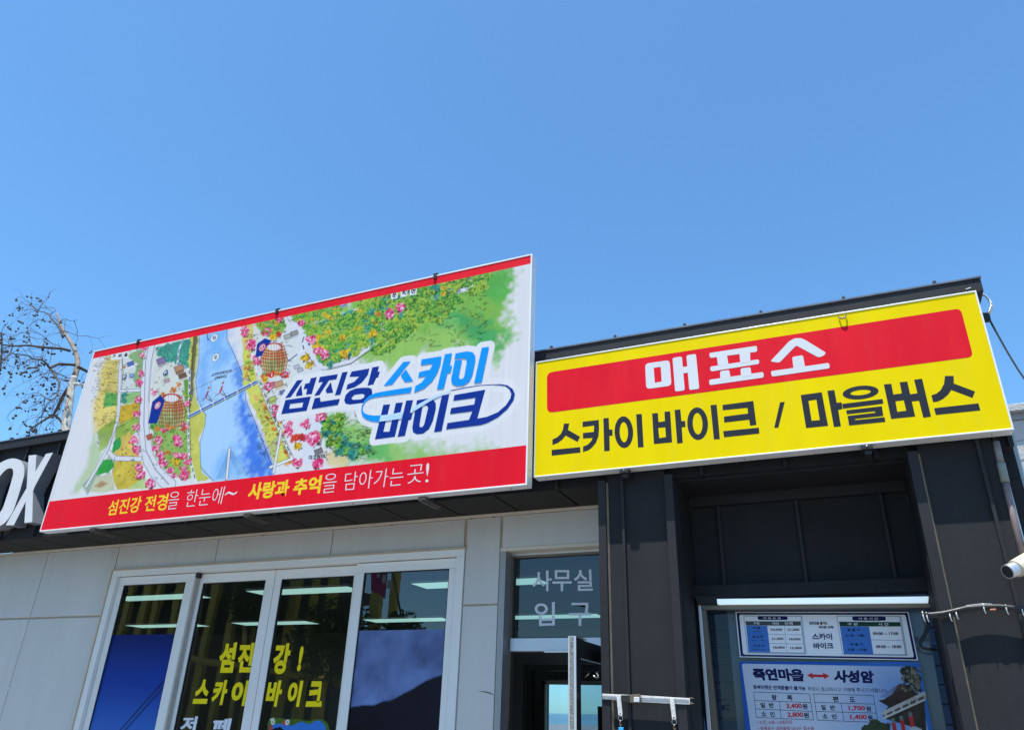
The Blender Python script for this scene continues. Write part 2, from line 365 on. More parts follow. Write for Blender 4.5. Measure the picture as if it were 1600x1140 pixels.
# soffit boards, fascia boards, battens, coping
box('soffit_backing', -10.6, -1.38, 4.6, 5.0, 3.02, 3.04, M_black, bld)
xs = GL[::-1]
for a, b in zip(xs[:-1], xs[1:]): box('soffit_panel', a+.009, b-.009, 4.556, 4.985, 3.008, 3.02, M_soffit, bld)
box('soffit_panel', -1.724, -1.36, 4.556, 4.985, 3.008, 3.02, M_soffit, bld)
edges = GL[::-1]+GR[1:]+[.868]
edges = sorted(set(round(e, 4) for e in edges if e < .868))+[.868]
for a, b in zip(edges[:-1], edges[1:]):
    box('fascia_panel', a+.004, b-.004, 4.55, 4.60, 3.01, 3.945, M_clad, bld)
    box('seam_rib', b-.012, b+.012, 4.525, 4.575, 3.012, 3.945, M_clad2, bld, bev=.002)
box('roof_coping', -10.7, .93, 4.50, 4.70, 3.945, 4.03, M_clad2, bld, bev=.004)
box('coping_cap', -10.7, .935, 4.492, 4.72, 4.033, 4.043, mat('coping_edge', (.16, .165, .18), .35, .4, .1, 9), bld)
box('fascia_backing', -10.6, .86, 4.605, 4.8, 3.045, 3.94, M_black, bld)
for x, y in ((863, 552), (962.6, 534), (1071, 515), (1190, 494), (1319, 473), (1461, 449), (44, 688), (94, 679), (18, 694)):
    p = at(x, y, 4.53); s = .009 if x > 200 else .016
    MB().box(p[0]-s, p[0]+s, 4.50, 4.55, 4.043, 4.066).box(p[0]-s*.4, p[0]+s*.4, 4.51, 4.53, 4.066, 4.076).build('roof_clip', M_black, bld, bev=.003)
box('roof_slab', -10.6, .86, 4.72, 12.2, 3.5, 3.9, M_black, bld)

# wall paint scuffs left by torn tape
for px, py, w in ((8, 1076, .07), (45, 1077, .12), (66, 1079, .10), (84, 1081, .05)):
    p = at(px, py, 4.999); sc_ = MB().add([(p[0], 4.9985, p[2]), (p[0]+w, 4.9985, p[2]-.004), (p[0]+w*.9, 4.9985, p[2]+.012), (p[0]+.01, 4.9985, p[2]+.016)], [(0, 1, 2, 3)]); sc_.build('tape_residue', mat('tape_residue', (.60, .58, .54), .7, 0, .2, 30), bld)
pk = flat([([(746, 1079), (757, 1079), (767, 1081.5), (773, 1086), (766, 1083), (756, 1080.5)],)], 4.9985)
mesh('peeling_crack', *pk, mat('brown_crack', (.10, .07, .05), .7, 0, .2, 30), bld)

# windows
f = MB().box(-6.32, -2.635, 4.99, 5.12, 2.705, 2.757).box(-6.32, -6.252, 4.99, 5.12, .3, 2.705).box(-2.70, -2.635, 4.99, 5.12, .3, 2.705)
f.build('window_frame', M_pvc, bld, bev=.003)
MB().box(-6.335, -2.62, 4.975, 5.0, 2.758, 2.766).box(-6.337, -6.322, 4.985, 5.0, .3, 2.758).build('window_flashing', mat('tan_flashing', (.50, .38, .27), .5, 0, .1, 8), bld)
def sash(x0, x1, y, gx0, gx1, gt, hidden=None):
    s = MB().box(x0, x1, y, y+.035, gt, 2.70).box(x0, gx0, y, y+.035, .3, gt).box(gx1, x1, y, y+.035, .3, gt).build('window_sash', M_pvc, bld, bev=.003)
    MB().box(gx0, gx1, y+.006, y+.022, gt-.006, gt).box(gx0, gx0+.006, y+.006, y+.022, .3, gt-.006).box(gx1-.006, gx1, y+.006, y+.022, .3, gt-.006).build('rubber_gasket', M_black, s)
    mesh('glass_pane', [(gx0, y+.018, .3), (gx1, y+.018, .3), (gx1, y+.018, gt), (gx0, y+.018, gt)], [(0, 1, 2, 3)], M_glass, s)
sash(-6.248, -5.318, 5.025, -6.180, -5.413, 2.628)
sash(-5.330, -4.468, 5.075, -5.262, -4.560, 2.620)
sash(-4.462, -3.595, 5.075, -4.392, -3.665, 2.620)
sash(-3.612, -2.702, 5.025, -3.537, -2.775, 2.626)
box('sash_edge', -5.3175, -5.300, 5.03, 5.07, .3, 2.66, M_pvc2, bld)
box('sash_stop', -5.316, -5.285, 5.03, 5.07, 2.662, 2.703, M_black, bld)


# films stuck inside the outer panes
M_film = print_mat('window_film_print', .35, .02)
fx = Sheet(-6.178, -5.415, .5, 2.196, 5.0405, .012, (10, 30, 110))
zz = np.linspace(0, 1, fx.h)[:, None, None]
c0, c1, c2 = np.array(lin((60, 120, 215))), np.array(lin((20, 66, 168))), np.array(lin((10, 32, 112)))
t = np.clip((zz-.5)/.25, 0, 1); t2 = np.clip((zz-.78)/.2, 0, 1)
fx.img = (c0*(1-t)+c1*t)*(1-t2)+c2*t2+np.zeros((fx.h, fx.w, 1))
fx.line([(258, 1061), (184, 1144)], 1.6, (15, 20, 50)); fx.line([(258, 1070), (190, 1146)], 1.6, (15, 20, 50))
tag(fx.build('window_film', M_film), 'deep blue sky picture film on the first pane from the wall end', 'window film', 'picture films on the panes')
fc = Sheet(-3.535, -2.777, .5, 2.195, 5.0405, .01, (84, 104, 172))
n1, n2 = smooth_noise(fc.h, fc.w, 34, 21, 6), smooth_noise(fc.h, fc.w, 14, 22, 5)
cc = np.clip(.5+1.5*n1+.5*n2, 0, 1)[..., None]
gr = np.linspace(0, 1, fc.h)[:, None, None]
fc.img = np.array(lin((74, 82, 128)))*(1-cc)+np.array(lin((140, 170, 236)))*cc
fc.img = fc.img*(1-.25*np.clip((gr-.6)/.4, 0, 1))
hz = Z(3.636, 500, 840)
fc.poly(hz((150, 970), (240, 945), (300, 950), (360, 925), (400, 925), (470, 890), (520, 860), (600, 810), (720, 770), (720, 1400), (100, 1400)), (20, 18, 36), tex=.25, rag=.6)
fc.poly(hz((100, 1100), (200, 1060), (300, 1000), (330, 985), (300, 1400), (100, 1400)), (13, 12, 26), alpha=.7, soft=3)
tag(fc.build('window_film', M_film), 'cloudy dusk sky and black mountain picture film on the last wide pane', 'window film', 'picture films on the panes')

# window lettering
M_vy = mat('yellow_vinyl', (.78, .62, .01), .5, 0, .06, 8, spec=.1); M_vw = mat('white_vinyl', (.62, .66, .74), .5, 0, .06, 8); M_vg = mat('silver_vinyl', (.62, .66, .72), .5, 0, .06, 8)
W = Z(3.636, 120, 860)
def lettering(label, items, Y, m, bold=.05):
    q = [at(*items[0][1][3], Y)][0]; t_ = thing('window_lettering', q, label, 'lettering')
    for s, quad in items:
        v, f_ = text_quad(s, quad, Y, bold); mesh('letter', v, f_, m, t_)
lettering('yellow vinyl word with exclamation mark, upper line on the dark middle panes',
          [('섬', W((824, 520), (912, 520), (885, 692), (794, 692))), ('진', W((926, 522), (1014, 522), (990, 690), (905, 690))),
           ('강', W((1130, 525), (1222, 525), (1194, 700), (1104, 700))), ('!', W((1272, 540), (1292, 540), (1270, 683), (1248, 683)))], 5.091, M_vy)
lettering('yellow vinyl words, lower yellow line on the dark middle panes',
          [('스', W((690, 730), (764, 730), (738, 868), (656, 868))), ('카', W((787, 733), (868, 733), (838, 875), (757, 875))),
           ('이', W((893, 735), (986, 735), (956, 880), (864, 880))), ('바', W((1092, 735), (1178, 735), (1148, 884), (1066, 884))),
           ('이', W((1210, 737), (1288, 737), (1262, 885), (1186, 885))), ('크', W((1328, 740), (1400, 740), (1390, 885), (1298, 885)))], 5.091, M_vy)
W2 = Z(11.43, 270, 1080)
lettering('white vinyl letters at the foot of the dark middle panes, below the yellow words',
          [('저', W2((190, 438), (452, 438), (395, 720), (105, 720))), ('페', W2((735, 475), (1058, 475), (990, 790), (650, 790)))], 5.091, M_vw, .04)
T_ = Z(9.5, 820, 870)
lettering('silver vinyl letters in two lines on the grey glass above the office door',
          [('사', T_((112, 195), (400, 195), (400, 500), (112, 505))), ('무', T_((410, 190), (695, 190), (695, 500), (410, 505))), ('실', T_((722, 180), (1000, 180), (1010, 495), (735, 500))),
           ('입', T_((140, 668), (446, 665), (446, 1010), (160, 1020))), ('구', T_((655, 675), (985, 675), (985, 1015), (655, 1018)))], 5.128, M_vg, .012)
# flower framed picture plaque on the pane
FL = Z(10, 400, 1090)
fp = Sheet(at(414, 1130, 5.091)[0]-.02, at(518, 1130, 5.091)[0]+.02, 1.2, at(440, 1115, 5.091)[2]+.03, 5.090, .004, (90, 110, 50))
out_px = FL((180, 360), (230, 300), (330, 295), (480, 325), (640, 315), (760, 340), (840, 350), (920, 325), (1010, 320), (1110, 360), (1150, 450), (1150, 900), (170, 900))
fp.poly(FL((100, 100), (1300, 100), (1300, 900), (100, 900)), (78, 112, 40), tex=.4)
fp.poly(FL((250, 420), (350, 395), (460, 410), (560, 430), (640, 390), (720, 365), (800, 400), (850, 405), (920, 355), (1000, 350), (1060, 400), (1090, 450), (1090, 900), (220, 900)), (60, 130, 225), grow=0)
fp.poly(FL((240, 500), (300, 465), (370, 450), (440, 500), (440, 900), (200, 900)), (20, 20, 30), rag=.5)
for x, y, c in ((265, 372, (235, 235, 225)), (445, 385, (215, 70, 90)), (490, 375, (240, 235, 235)), (230, 465, (200, 50, 90)), (250, 310, (220, 230, 220))):
    q = FL((x, y))[0]; fp.dot(q[0], q[1], 2.6, c); fp.dot(q[0], q[1], .9, (120, 140, 40))
# cut to outline: keep only vertices inside the plaque
op = fp.build('picture_plaque', M_film)
poly = [(p[0], p[2]) for p in (at(x, y, fp.Y) for x, y in rnd(out_px, 6))]
bm = bmesh.new(); bm.from_mesh(op.data)
def inside(x, z):
    c = False
    for i in range(len(poly)):
        a, b = poly[i-1], poly[i]
        if (a[1] > z) != (b[1] > z) and x < (b[0]-a[0])*(z-a[1])/(b[1]-a[1])+a[0]: c = not c
    return c
bmesh.ops.delete(bm, geom=[v for v in bm.verts if not inside(v.co.x+op.location.x, v.co.z+op.location.z)], context='VERTS'); bm.to_mesh(op.data); bm.free()
tag(op, 'blue sky picture with a wavy green flowered border on the dark pane', 'plaque')

# interior behind the panes
box('interior_ceiling', -14, -1.2, 5.21, 12, 2.70, 2.74, M_ceil, bld)
box('interior_floor', -14, -1.2, 5.2, 12, .01, .05, M_room, bld)
X0, X1 = -3.79, -2.6
MB().box(-14, X0, 9.5, 9.7, .05, 2.70).box(X1, -1.2, 9.5, 9.7, .05, 2.70).box(X0, X1, 9.5, 9.7, 2.085, 2.70).box(X0, X1, 9.5, 9.7, .05, .6).build('interior_wall', M_room, bld)
MB().box(-14, -13.8, 5.2, 9.5, .05, 2.7).box(-1.25, -1.2, 5.2, 9.5, .05, 2.7).build('interior_wall', M_room, bld)
MB().box(X0, X0+.05, 9.46, 9.5, .6, 2.085).box(X0, X1, 9.46, 9.5, 2.04, 2.085).build('back_window_frame', M_brn, bld)
mesh('back_window_pane', [(X0, 9.55, .6), (X1, 9.55, .6), (X1, 9.55, 2.085), (X0, 9.55, 2.085)], [(0, 1, 2, 3)], glass('back_window_glass', (.46, .62, .74), 1.5), bld)
k = 0
for a, b, y0, y1 in ((-7.42, -6.2, 5.85, 6.15), (-5.50, -4.28, 5.85, 6.15), (-3.62, -2.40, 5.85, 6.15), (-9.68, -8.36, 8.05, 8.36), (-7.72, -6.48, 8.05, 8.36), (-5.62, -4.50, 8.05, 8.36), (-3.75, -2.60, 8.05, 8.36)):
    lab = ['lit ceiling panel at the far left pane, front row', 'lit ceiling panel across the two dark middle panes, front row', 'lit ceiling panel behind the last wide pane, front row',
           'lit ceiling panel just above the blue film, back row', 'lit ceiling panel above the yellow lettering, back row', 'lit ceiling panel just above the cloudy film, back row', 'lit ceiling panel behind the lower letters over the door'][k]
    t_ = thing('ceiling_light', ((a+b)/2, (y0+y1)/2, 2.69), lab, 'ceiling light', 'lit panels on the office ceiling')
    box('diffuser', a+.012, b-.012, y0+.012, y1-.012, 2.678, 2.69, M_led, t_)
    MB().box(a, b, y0, y0+.011, 2.68, 2.699).box(a, b, y1-.011, y1, 2.68, 2.699).box(a, a+.011, y0+.011, y1-.011, 2.68, 2.699).box(b-.011, b, y0+.011, y1-.011, 2.68, 2.699).build('light_frame', M_pvc, t_); k += 1

# office doorway
box('door_reveal', -2.345, -2.30, 5.0, 5.12, 0, 2.74, mat('grey_reveal', (.30, .30, .31), .45, .3, .08, 5), bld)
MB().box(-2.345, -1.3, 4.998, 5.12, 2.722, 2.746).build('door_head_reveal', mat('pale_trim', ()), bld)
tr = MB().box(-2.30, -2.283, 5.10, 5.16, .02, 2.705).box(-2.283, -1.3, 5.10, 5.16, 2.69, 2.705).build('transom_frame', M_brn, bld)
MB().box(-2.298, -1.3, 5.095, 5.11, 2.7055, 2.72).build('transom_bead', M_alu, bld)
mesh('transom_pane', [(-2.283, 5.13, 2.14), (-1.3, 5.13, 2.14), (-1.3, 5.13, 2.69), (-2.283, 5.13, 2.69)], [(0, 1, 2, 3)], M_glass2, bld)
box('door_rail', -2.283, -1.3, 5.085, 5.16, 2.046, 2.132, mat('satin_silver', (.52, .56, .62), .35, .35, .05, 5, streak=2), bld, bev=.003)
box('door_closer_strip', -2.02, -1.62, 5.07, 5.084, 2.036, 2.046, M_sign, bld)
# inner vestibule frames
def portal(y, x0, x1, zt, w, m, nm, zb=0.05, d=.08):
    MB().box(x0-w, x0, y, y+d, zb, zt+w).box(x0, x1, y, y+d, zt, zt+w).box(x1, x1+w, y, y+d, zb, zt+w).build(nm, m, bld, bev=.003)
M_dk = mat('dark_brown_frame', (.03, .027, .022), .5, 0, .15, 8); M_dk2 = mat('dark_grey_partition', (.07, .07, .068), .6, 0, .1, 3)
p0 = at(818, 1036, 5.9); p1 = at(831, 1047, 6.4); p2 = at(846, 1062, 7.0)
MB().box(p0[0]-1.1, p0[0], 5.9, 5.98, .05, p0[2]+.12).box(p0[0], -1.4, 5.9, 5.98, p0[2], p0[2]+.12).build('vestibule_wall', M_dk2, bld); portal(6.4, p1[0], -1.4, p1[2], .25, M_dk, 'inner_door_frame'); portal(7.0, p2[0], -1.6, p2[2], .3, M_dk, 'inner_door_frame')

# open door leaf
dr = thing('office_door', (-1.51, 5.09, 0.02), 'dark glazed office door standing open, its brush seal edge outwards', 'door')
y0, y1 = 4.215, 5.09
d = MB().box(-1.531, -1.494, y0+.006, y0+.10, .03, 2.04).box(-1.531, -1.494, y1-.09, y1, .03, 2.04).box(-1.531, -1.494, y0+.10, y1-.09, 1.94, 2.04).box(-1.531, -1.494, y0+.10, y1-.09, .03, .25)
d.build('door_frame', mat('black_door_metal', (.018, .018, .02), .3, .2, .1, 5, coat=.3), dr, bev=.003)
MB().box(-1.534, -1.526, y0, y0+.006, .03, 2.045).box(-1.502, -1.488, y0, y0+.006, .03, 2.045).box(-1.534, -1.488, y0, y0+.2, 2.045, 2.049).build('edge_strip', M_alu, dr)
nb = mat('brush_seal', (.22, .21, .19), .9, 0, .75, 160, 1, 140); box('brush_seal', -1.526, -1.502, y0-.002, y0+.006, .03, 2.043, nb, dr)
mesh('door_glass', [(-1.51, y0+.10, .25), (-1.51, y1-.09, .25), (-1.51, y1-.09, 1.94), (-1.51, y0+.10, 1.94)], [(0, 1, 2, 3)], M_glass2, dr)
hq = at(918, 1046, 4.6)
MB().tube([(-1.49, 4.52, 1.86), (-1.47, 4.54, 1.845), (-1.475, 4.57, 1.86), (-1.49, 4.58, 1.88)], .005).build('door_hook', M_steel, dr, smooth=True)
mesh('door_sticker', [(-1.4925, 4.60, 1.2), (-1.4925, 4.8, 1.2), (-1.4925, 4.8, 1.70), (-1.4925, 4.60, 1.70)], [(0, 1, 2, 3)], M_black, dr)

# ------------------------------------------------------------------ ticket booth portal
bth = thing('ticket_booth', (-.3, 4.75, 0), 'dark metal clad ticket booth front with two broad pillars under the yellow sign', 'ticket booth')
def pillar(x0, x1, lt, rt, ribs, ztop=3.012):
    # trims, recessed panels, ribs
    k = 4.452/4.5; x0, x1, ribs = x0*k, x1*k, [r_*k for r_ in ribs]
    if lt: box('pillar_trim', x0, x0+lt, 4.452, 4.508, 0, ztop, M_clad2, bth, bev=.003)
    if rt: box('pillar_trim', x1-rt, x1, 4.452, 4.508, 0, ztop, M_clad2, bth, bev=.003)
    es = [x0+lt]+ribs+[x1-rt]
    for a, b in zip(es[:-1], es[1:]): box('cladding_panel', a+.003, b-.003, 4.483, 4.504, 0, 3.20, M_clad, bth)
    for r in ribs: box('seam_rib', r-.010, r+.008, 4.460, 4.503, 0, 3.20, M_clad2, bth, bev=.002)
    box('pillar_core', x0+.01, x1-.004, 4.605, 4.998, 0, 3.0, M_black, bth)
    if lt:
        x = x0+lt; MB().add([(x+.001, 4.470, 0), (x+.001, 4.4825, 0), (x+.011, 4.4825, 0), (x+.001, 4.470, 3.0), (x+.001, 4.4825, 3.0), (x+.011, 4.4825, 3.0)], [(0, 2, 5, 3), (0, 1, 2), (3, 5, 4)]).build('sealant_bead', mat('brown_sealant', (.17, .135, .09), .8, 0, .3, 12), bth)
pillar(-1.435, -.95, .05, .052, [-1.275])
pillar(.365, .785, .052, 0, [.712])
box('side_trim', .779, .795, 4.47, 4.60, 0, 3.20, M_clad2, bth)
box('return_panel', .815, .888, 4.62, 4.66, 2.86, 3.44, M_clad, bth); box('return_panel', .815, .888, 4.62, 4.66, 0, 2.855, M_clad, bth)
box('return_edge', .8005, .813, 4.56, 4.72, 0, 3.2, M_black, bth)
box('bright_edge', .8135, .8185, 4.56, 4.615, 0, 3.08, M_alu, bth)
for z0, z1 in ((0, 3.0),): box('reveal_panel', -.952, -.945, 4.515, 5.0, z0, z1, M_clad, bth); box('reveal_panel', .358, .3625, 4.525, 5.0, z0, z1, M_clad, bth)
box('lobby_ceiling', -.945, .36, 4.60, 5.0, 3.0, 3.02, M_clad2, bth)
LR = [-.945, -.762, -.275, .213, .36]
for a, b in zip(LR[:-1], LR[1:]): box('cladding_panel', a+.003, b-.003, 5.0, 5.03, 2.415, 2.93, M_clad, bth)
for r in LR[1:-1]: box('seam_rib', r-.010, r+.010, 4.975, 5.01, 2.418, 2.93, M_clad2, bth, bev=.002)
box('lintel_cap', -.945, .36, 4.96, 5.03, 2.932, 2.998, M_clad2, bth)
box('lintel_beam', -.945, .36, 4.90, 5.0, 2.335, 2.412, M_clad, bth, bev=.003)
box('booth_wall', -1.2, .86, 5.6, 5.65, 0, 3.0, mat('navy_boarding', (.05, .10, .19), .6, 0, .15, 3), bth)
for i in range(14): box('wall_board', -1.19, .85, 5.575, 5.598, .9+i*.11, .9+i*.11+.103, mat('navy_boarding', ()), bth)
for i, (px, py) in enumerate([(985, 805), (1003, 1053), (1012, 1033), (1018, 1073), (1040, 1005), (979, 1047), (1016, 896), (1003, 905), (1473, 964), (1518, 877), (1500, 900), (1552, 1043), (1572, 1055), (1576, 1106), (1445, 805), (1540, 860)]):
    p = at(px, py, 4.552); MB().ball((p[0], p[1]-.001, p[2]), .0035, 1, .4, 1).build('paint_fleck', M_white, bth)

# ticket window unit: a touch out of level, as it hangs in the wall
tw = thing('ticket_window', (-.25, 4.95, 1.0), 'aluminium framed ticket window set back between the dark pillars', 'window')
def px_bar(name, quad, Y, dpt, m, parent, bev=.002):
    a = [at(*p, Y) for p in quad]; b = [(p[0], p[1]+dpt, p[2]) for p in a]
    return MB().hexa([a[3], a[2], a[1], a[0]], [b[3], b[2], b[1], b[0]]).build(name, m, parent, bev=bev)
px_bar('glowing_head_strip', [(1120, 935), (1451, 931), (1450.5, 940.8), (1121, 943.6)], 4.86, .03, mat('glowing_head_strip', (.66, .80, .88), .3, 0, 0, emit=.36), tw)  # pale head strip, no known lamp; glow added to keep it bright
px_bar('head_rail', [(1094, 944.5), (1463, 941.8), (1461, 948.6), (1098, 952)], 4.90, .06, M_brn, tw)
px_bar('jamb', [(1090, 937), (1094.5, 937), (1112, 1150), (1106, 1150)], 4.90, .03, M_alu, tw)
px_bar('jamb', [(1096, 952), (1103, 952), (1123, 1150), (1113, 1150)], 4.91, .05, M_brn, tw)
px_bar('jamb', [(1461, 936), (1466, 936), (1511, 1150), (1504, 1150)], 4.90, .03, M_alu, tw)
px_bar('jamb', [(1454, 949), (1460, 949), (1504, 1150), (1496, 1150)], 4.91, .05, M_brn, tw)
px_bar('frame_corner', [(1085, 930), (1120, 931), (1121, 943), (1090, 944)], 4.875, .02, M_clad2, tw)
px_bar('corner_cap', [(1455, 934), (1461, 934), (1462, 940), (1457, 940)], 4.87, .02, M_white, tw)
gq = [at(*p, 5.005) for p in ((1098, 948), (1462, 944), (1512, 1200), (1112, 1200))]
mesh('glass_pane', [gq[3], gq[2], gq[1], gq[0]], [(0, 1, 2, 3)], glass('ticket_glass', (.8, .86, .92), 1.38), tw)
bq = [at(*p, 5.03) for p in ((1136, 951), (1447, 948), (1487, 1200), (1158, 1200))]
mesh('backing_sheet', [bq[3], bq[2], bq[1], bq[0]], [(0, 1, 2, 3)], mat('grey_backing_sheet', (.13, .17, .20), .6, 0, .06, 4), tw)

def sheet_from(shapes_mats, name, label, cat, Y0, group=None):
    t_ = thing(name, at(*shapes_mats[0][1][0][0][0], Y0), label, cat, group)
    for i, (nm, shapes, m, dy) in enumerate(shapes_mats):
        v, f_ = flat(shapes, Y0-dy); mesh(nm, v, f_, m, t_)
    return t_
def words(parent, items, Y, m, bold=0.0, name='lettering'):
    for s, q in items:
        v, f_ = text_quad(s, q, Y, bold); mesh(name, v, f_, m, parent)
def each(name, shapes, Y, m, parent):
    for sh_ in shapes: mesh(name, *flat([sh_], Y), m, parent)
def bars(lines, Y, w, parent, m, name='ruled_lines'):
    V, F = [], []
    for a, b in lines:
        A, B = np.array(at(*a, Y)), np.array(at(*b, Y)); d = (B-A)/np.linalg.norm(B-A); n_ = np.array([-d[2], 0, d[0]])*w/2; k_ = len(V)
        V += [tuple(A-n_), tuple(B-n_), tuple(B+n_), tuple(A+n_)]; F.append((k_, k_+1, k_+2, k_+3))
    return mesh(name, V, F, m, parent)
YP = 4.992
a1 = Z(10, 1140, 940); a2 = Z(10, 1280, 940)
M_paper = mat('poster_white', (.72, .74, .78), .35, 0, .03, 6, spec=.1); M_pn = mat('poster_navy', (.006, .008, .075), .4, 0, .05, 9, spec=.1); M_pb = mat('poster_blue', (.05, .16, .48), .4, 0, .05, 9, spec=.1)
M_pg = mat('poster_green', (.010, .045, .030), .4, 0, .05, 9, spec=.1); M_pk = mat('poster_black_ink', (.006, .006, .012), .5, 0, 0, spec=.1); M_pr = mat('poster_red', (.50, .02, .03), .45, 0, 0, spec=.1)
M_shade = mat('poster_grey', (.42, .45, .53), .4, 0, .03, 6, spec=.1)
def bil(q, u, v):                    # point inside a quad TL TR BR BL
    q = [np.array(p, float) for p in q]; return tuple((q[0]*(1-u)+q[1]*u)*(1-v)+(q[3]*(1-u)+q[2]*u)*v)
def sub(q, u0, v0, u1, v1): return [bil(q, u0, v0), bil(q, u1, v0), bil(q, u1, v1), bil(q, u0, v1)]
Q1 = [(1149, 955.3), (1419.3, 955.2), (1434.6, 1031), (1156, 1026)]
ps1 = sheet_from([('poster_sheet', [(Q1,)], M_paper, 0), ('poster_border', [(sub(Q1, .006, .02, .994, .98), rnd(sub(Q1, .02, .06, .98, .94), 3.0))], M_pn, .0008)],
                 'fare_poster', 'white poster with navy rim, fare and opening hour tables, the upper of two', 'poster', YP)
ql = [a1((215, 205))[0], a1((1135, 210))[0], a1((1205, 815))[0], a1((280, 800))[0]]; qr = [a2((265, 208))[0], a2((1280, 210))[0], a2((1385, 838))[0], a2((360, 825))[0]]
each('table_card', [(ql,), (qr,)], YP-.0012, M_shade, ps1)
each('table_card_face', [(sub(ql, .015, .03, .965, .96),), (sub(qr, .015, .03, .965, .96),)], YP-.0016, M_paper, ps1)
pill = [rnd(a1((435, 220), (905, 222), (908, 278), (440, 278)), 3.5), rnd(a2((512, 222), (1040, 224), (1044, 290), (520, 290)), 3.5)]
each('title_pill', [(pill[0],), (pill[1],)], YP-.002, M_pn, ps1)
mesh('header_row', *flat([(a1((245, 298), (1110, 300), (1118, 368), (258, 364)),)], YP-.002), mat('poster_dark', (.012, .018, .018), .4, 0, 0), ps1)
mesh('header_row', *flat([(a2((310, 305), (1265, 312), (1275, 380), (322, 378)),)], YP-.002), M_pg, ps1)
each('row_head', [(a1((258, 366), (588, 370), (635, 783), (297, 775)),), (a2((322, 380), (778, 382), (850, 818), (385, 806)),)], YP-.002, M_pb, ps1)
bars([(a1((272, 497))[0], a1((1135, 510))[0]), (a1((285, 637))[0], a1((1150, 655))[0]), (a1((297, 777))[0], a1((1178, 795))[0]), (a1((855, 370))[0], a1((900, 790))[0]), (a1((1118, 370))[0], a1((1175, 795))[0]),
      (a2((348, 580))[0], a2((1305, 598))[0]), (a2((1275, 382))[0], a2((1360, 828))[0]), (a2((385, 808))[0], a2((1360, 826))[0])], YP-.0024, .0018, ps1, mat('poster_rule', (.05, .08, .2), .5, 0, 0))
q4 = lambda Zf, x0, y0, x1, y1, sl=.12: Zf((x0-sl*(y1-y0)*.5, y0), (x1-sl*(y1-y0)*.5, y0), (x1+sl*(y1-y0)*.5, y1), (x0+sl*(y1-y0)*.5, y1))
words(ps1, [('이 용 요 금', q4(a1, 525, 235, 800, 265)), ('구분', q4(a1, 370, 312, 470, 350)), ('개인', q4(a1, 660, 312, 770, 352)), ('단체', q4(a1, 862, 312, 985, 355)), ('이 용 시 간', q4(a2, 615, 240, 920, 275)), ('구 분', q4(a2, 440, 322, 605, 365)), ('시 간', q4(a2, 920, 325, 1085, 368))], YP-.0028, M_white, .02)
words(ps1, [('24,000', q4(a1, 640, 412, 825, 452)), ('21,000', q4(a1, 905, 412, 1090, 454)), ('21,000', q4(a1, 658, 553, 842, 595)), ('18,000', q4(a1, 930, 560, 1110, 602)), ('18,000', q4(a1, 682, 690, 862, 732)), ('15,000', q4(a1, 948, 698, 1130, 740)),
            ('어 른', q4(a1, 365, 385, 480, 418)), ('청 소 년', q4(a1, 360, 522, 520, 560)), ('어 린 이', q4(a1, 370, 665, 540, 700)), ('(만 19세)', q4(a1, 375, 452, 480, 468)), ('(만 13 ~ 18세)', q4(a1, 335, 592, 550, 608)), ('(36개월 ~ 12세)', q4(a1, 360, 730, 560, 745)),
            ('09:00 ~ 17:00', q4(a2, 838, 468, 1238, 515)), ('09:00 ~ 18:00', q4(a2, 885, 672, 1285, 720)), ('동 절 기', q4(a2, 440, 412, 630, 455)), ('(11월 ~ 2월)', q4(a2, 412, 500, 708, 545)), ('하 절 기', q4(a2, 485, 640, 678, 680)), ('(3월 ~ 10월)', q4(a2, 450, 722, 750, 765)),
            ('섬진강을 즐기는', q4(a1, 1242, 305, 1530, 352)), ('색다른 선택!', q4(a1, 1390, 372, 1625, 412))], YP-.0028, M_pk, .03)
words(ps1, [('스카이', q4(a1, 1290, 488, 1600, 588)), ('바이크', q4(a1, 1310, 632, 1622, 732))], YP-.0028, M_pn, .03)

b1 = Z(10, 1140, 1028); b2 = Z(10, 1280, 1028)
Q2 = [(1155, 1033), (1434.5, 1037.5), (1476, 1240), (1180, 1236)]
ps2 = sheet_from([('poster_sheet', [(Q2,)], M_pb, 0)], 'bus_poster', 'blue edged poster with bus fares and a temple photo, the lower of two', 'poster', YP)
# printed face, painted: pale blue with photograph of a hall on a cliff
xa = min(at(*p, YP)[0] for p in Q2); xb = max(at(*p, YP)[0] for p in Q2); zt_ = max(at(*p, YP)[2] for p in Q2)
sh = Sheet(xa, xb, 1.35, zt_, YP-.0008, .0022, (24, 92, 190))
sh.poly(rnd([(1159, 1036), (1430, 1041), (1470, 1240), (1186, 1236)], 4), (206, 216, 236), tex=.02)
sh.poly(b2((880, 110), (1560, 130), (1760, 1500), (500, 1500), (700, 800)), (80, 146, 226), alpha=.85, soft=44)
sh.poly(b2((100, 900), (700, 870), (900, 700), (1000, 1500), (0, 1500)), (190, 208, 236), alpha=.6, soft=18)
rock = b2((1260, 125), (1500, 130), (1580, 300), (1600, 520), (1520, 520), (1440, 420), (1400, 380), (1330, 400), (1320, 300), (1290, 250))
sh.poly(rock, (44, 52, 40), rag=.8, tex=.5); sh.poly(b2((1440, 130), (1530, 180), (1590, 420), (1540, 500), (1450, 330)), (128, 118, 100), rag=.8, tex=.6)
roof = b2((920, 655), (1010, 640), (1130, 560), (1270, 385), (1300, 420), (1420, 400), (1510, 530), (1600, 560), (1600, 700), (1000, 850), (1080, 750))
sh.poly(roof, (50, 34, 30), tex=.5)
sh.poly(b2((1000, 850), (1640, 560), (1680, 1200), (1560, 1100), (1000, 930)), (58, 46, 40), tex=.7)
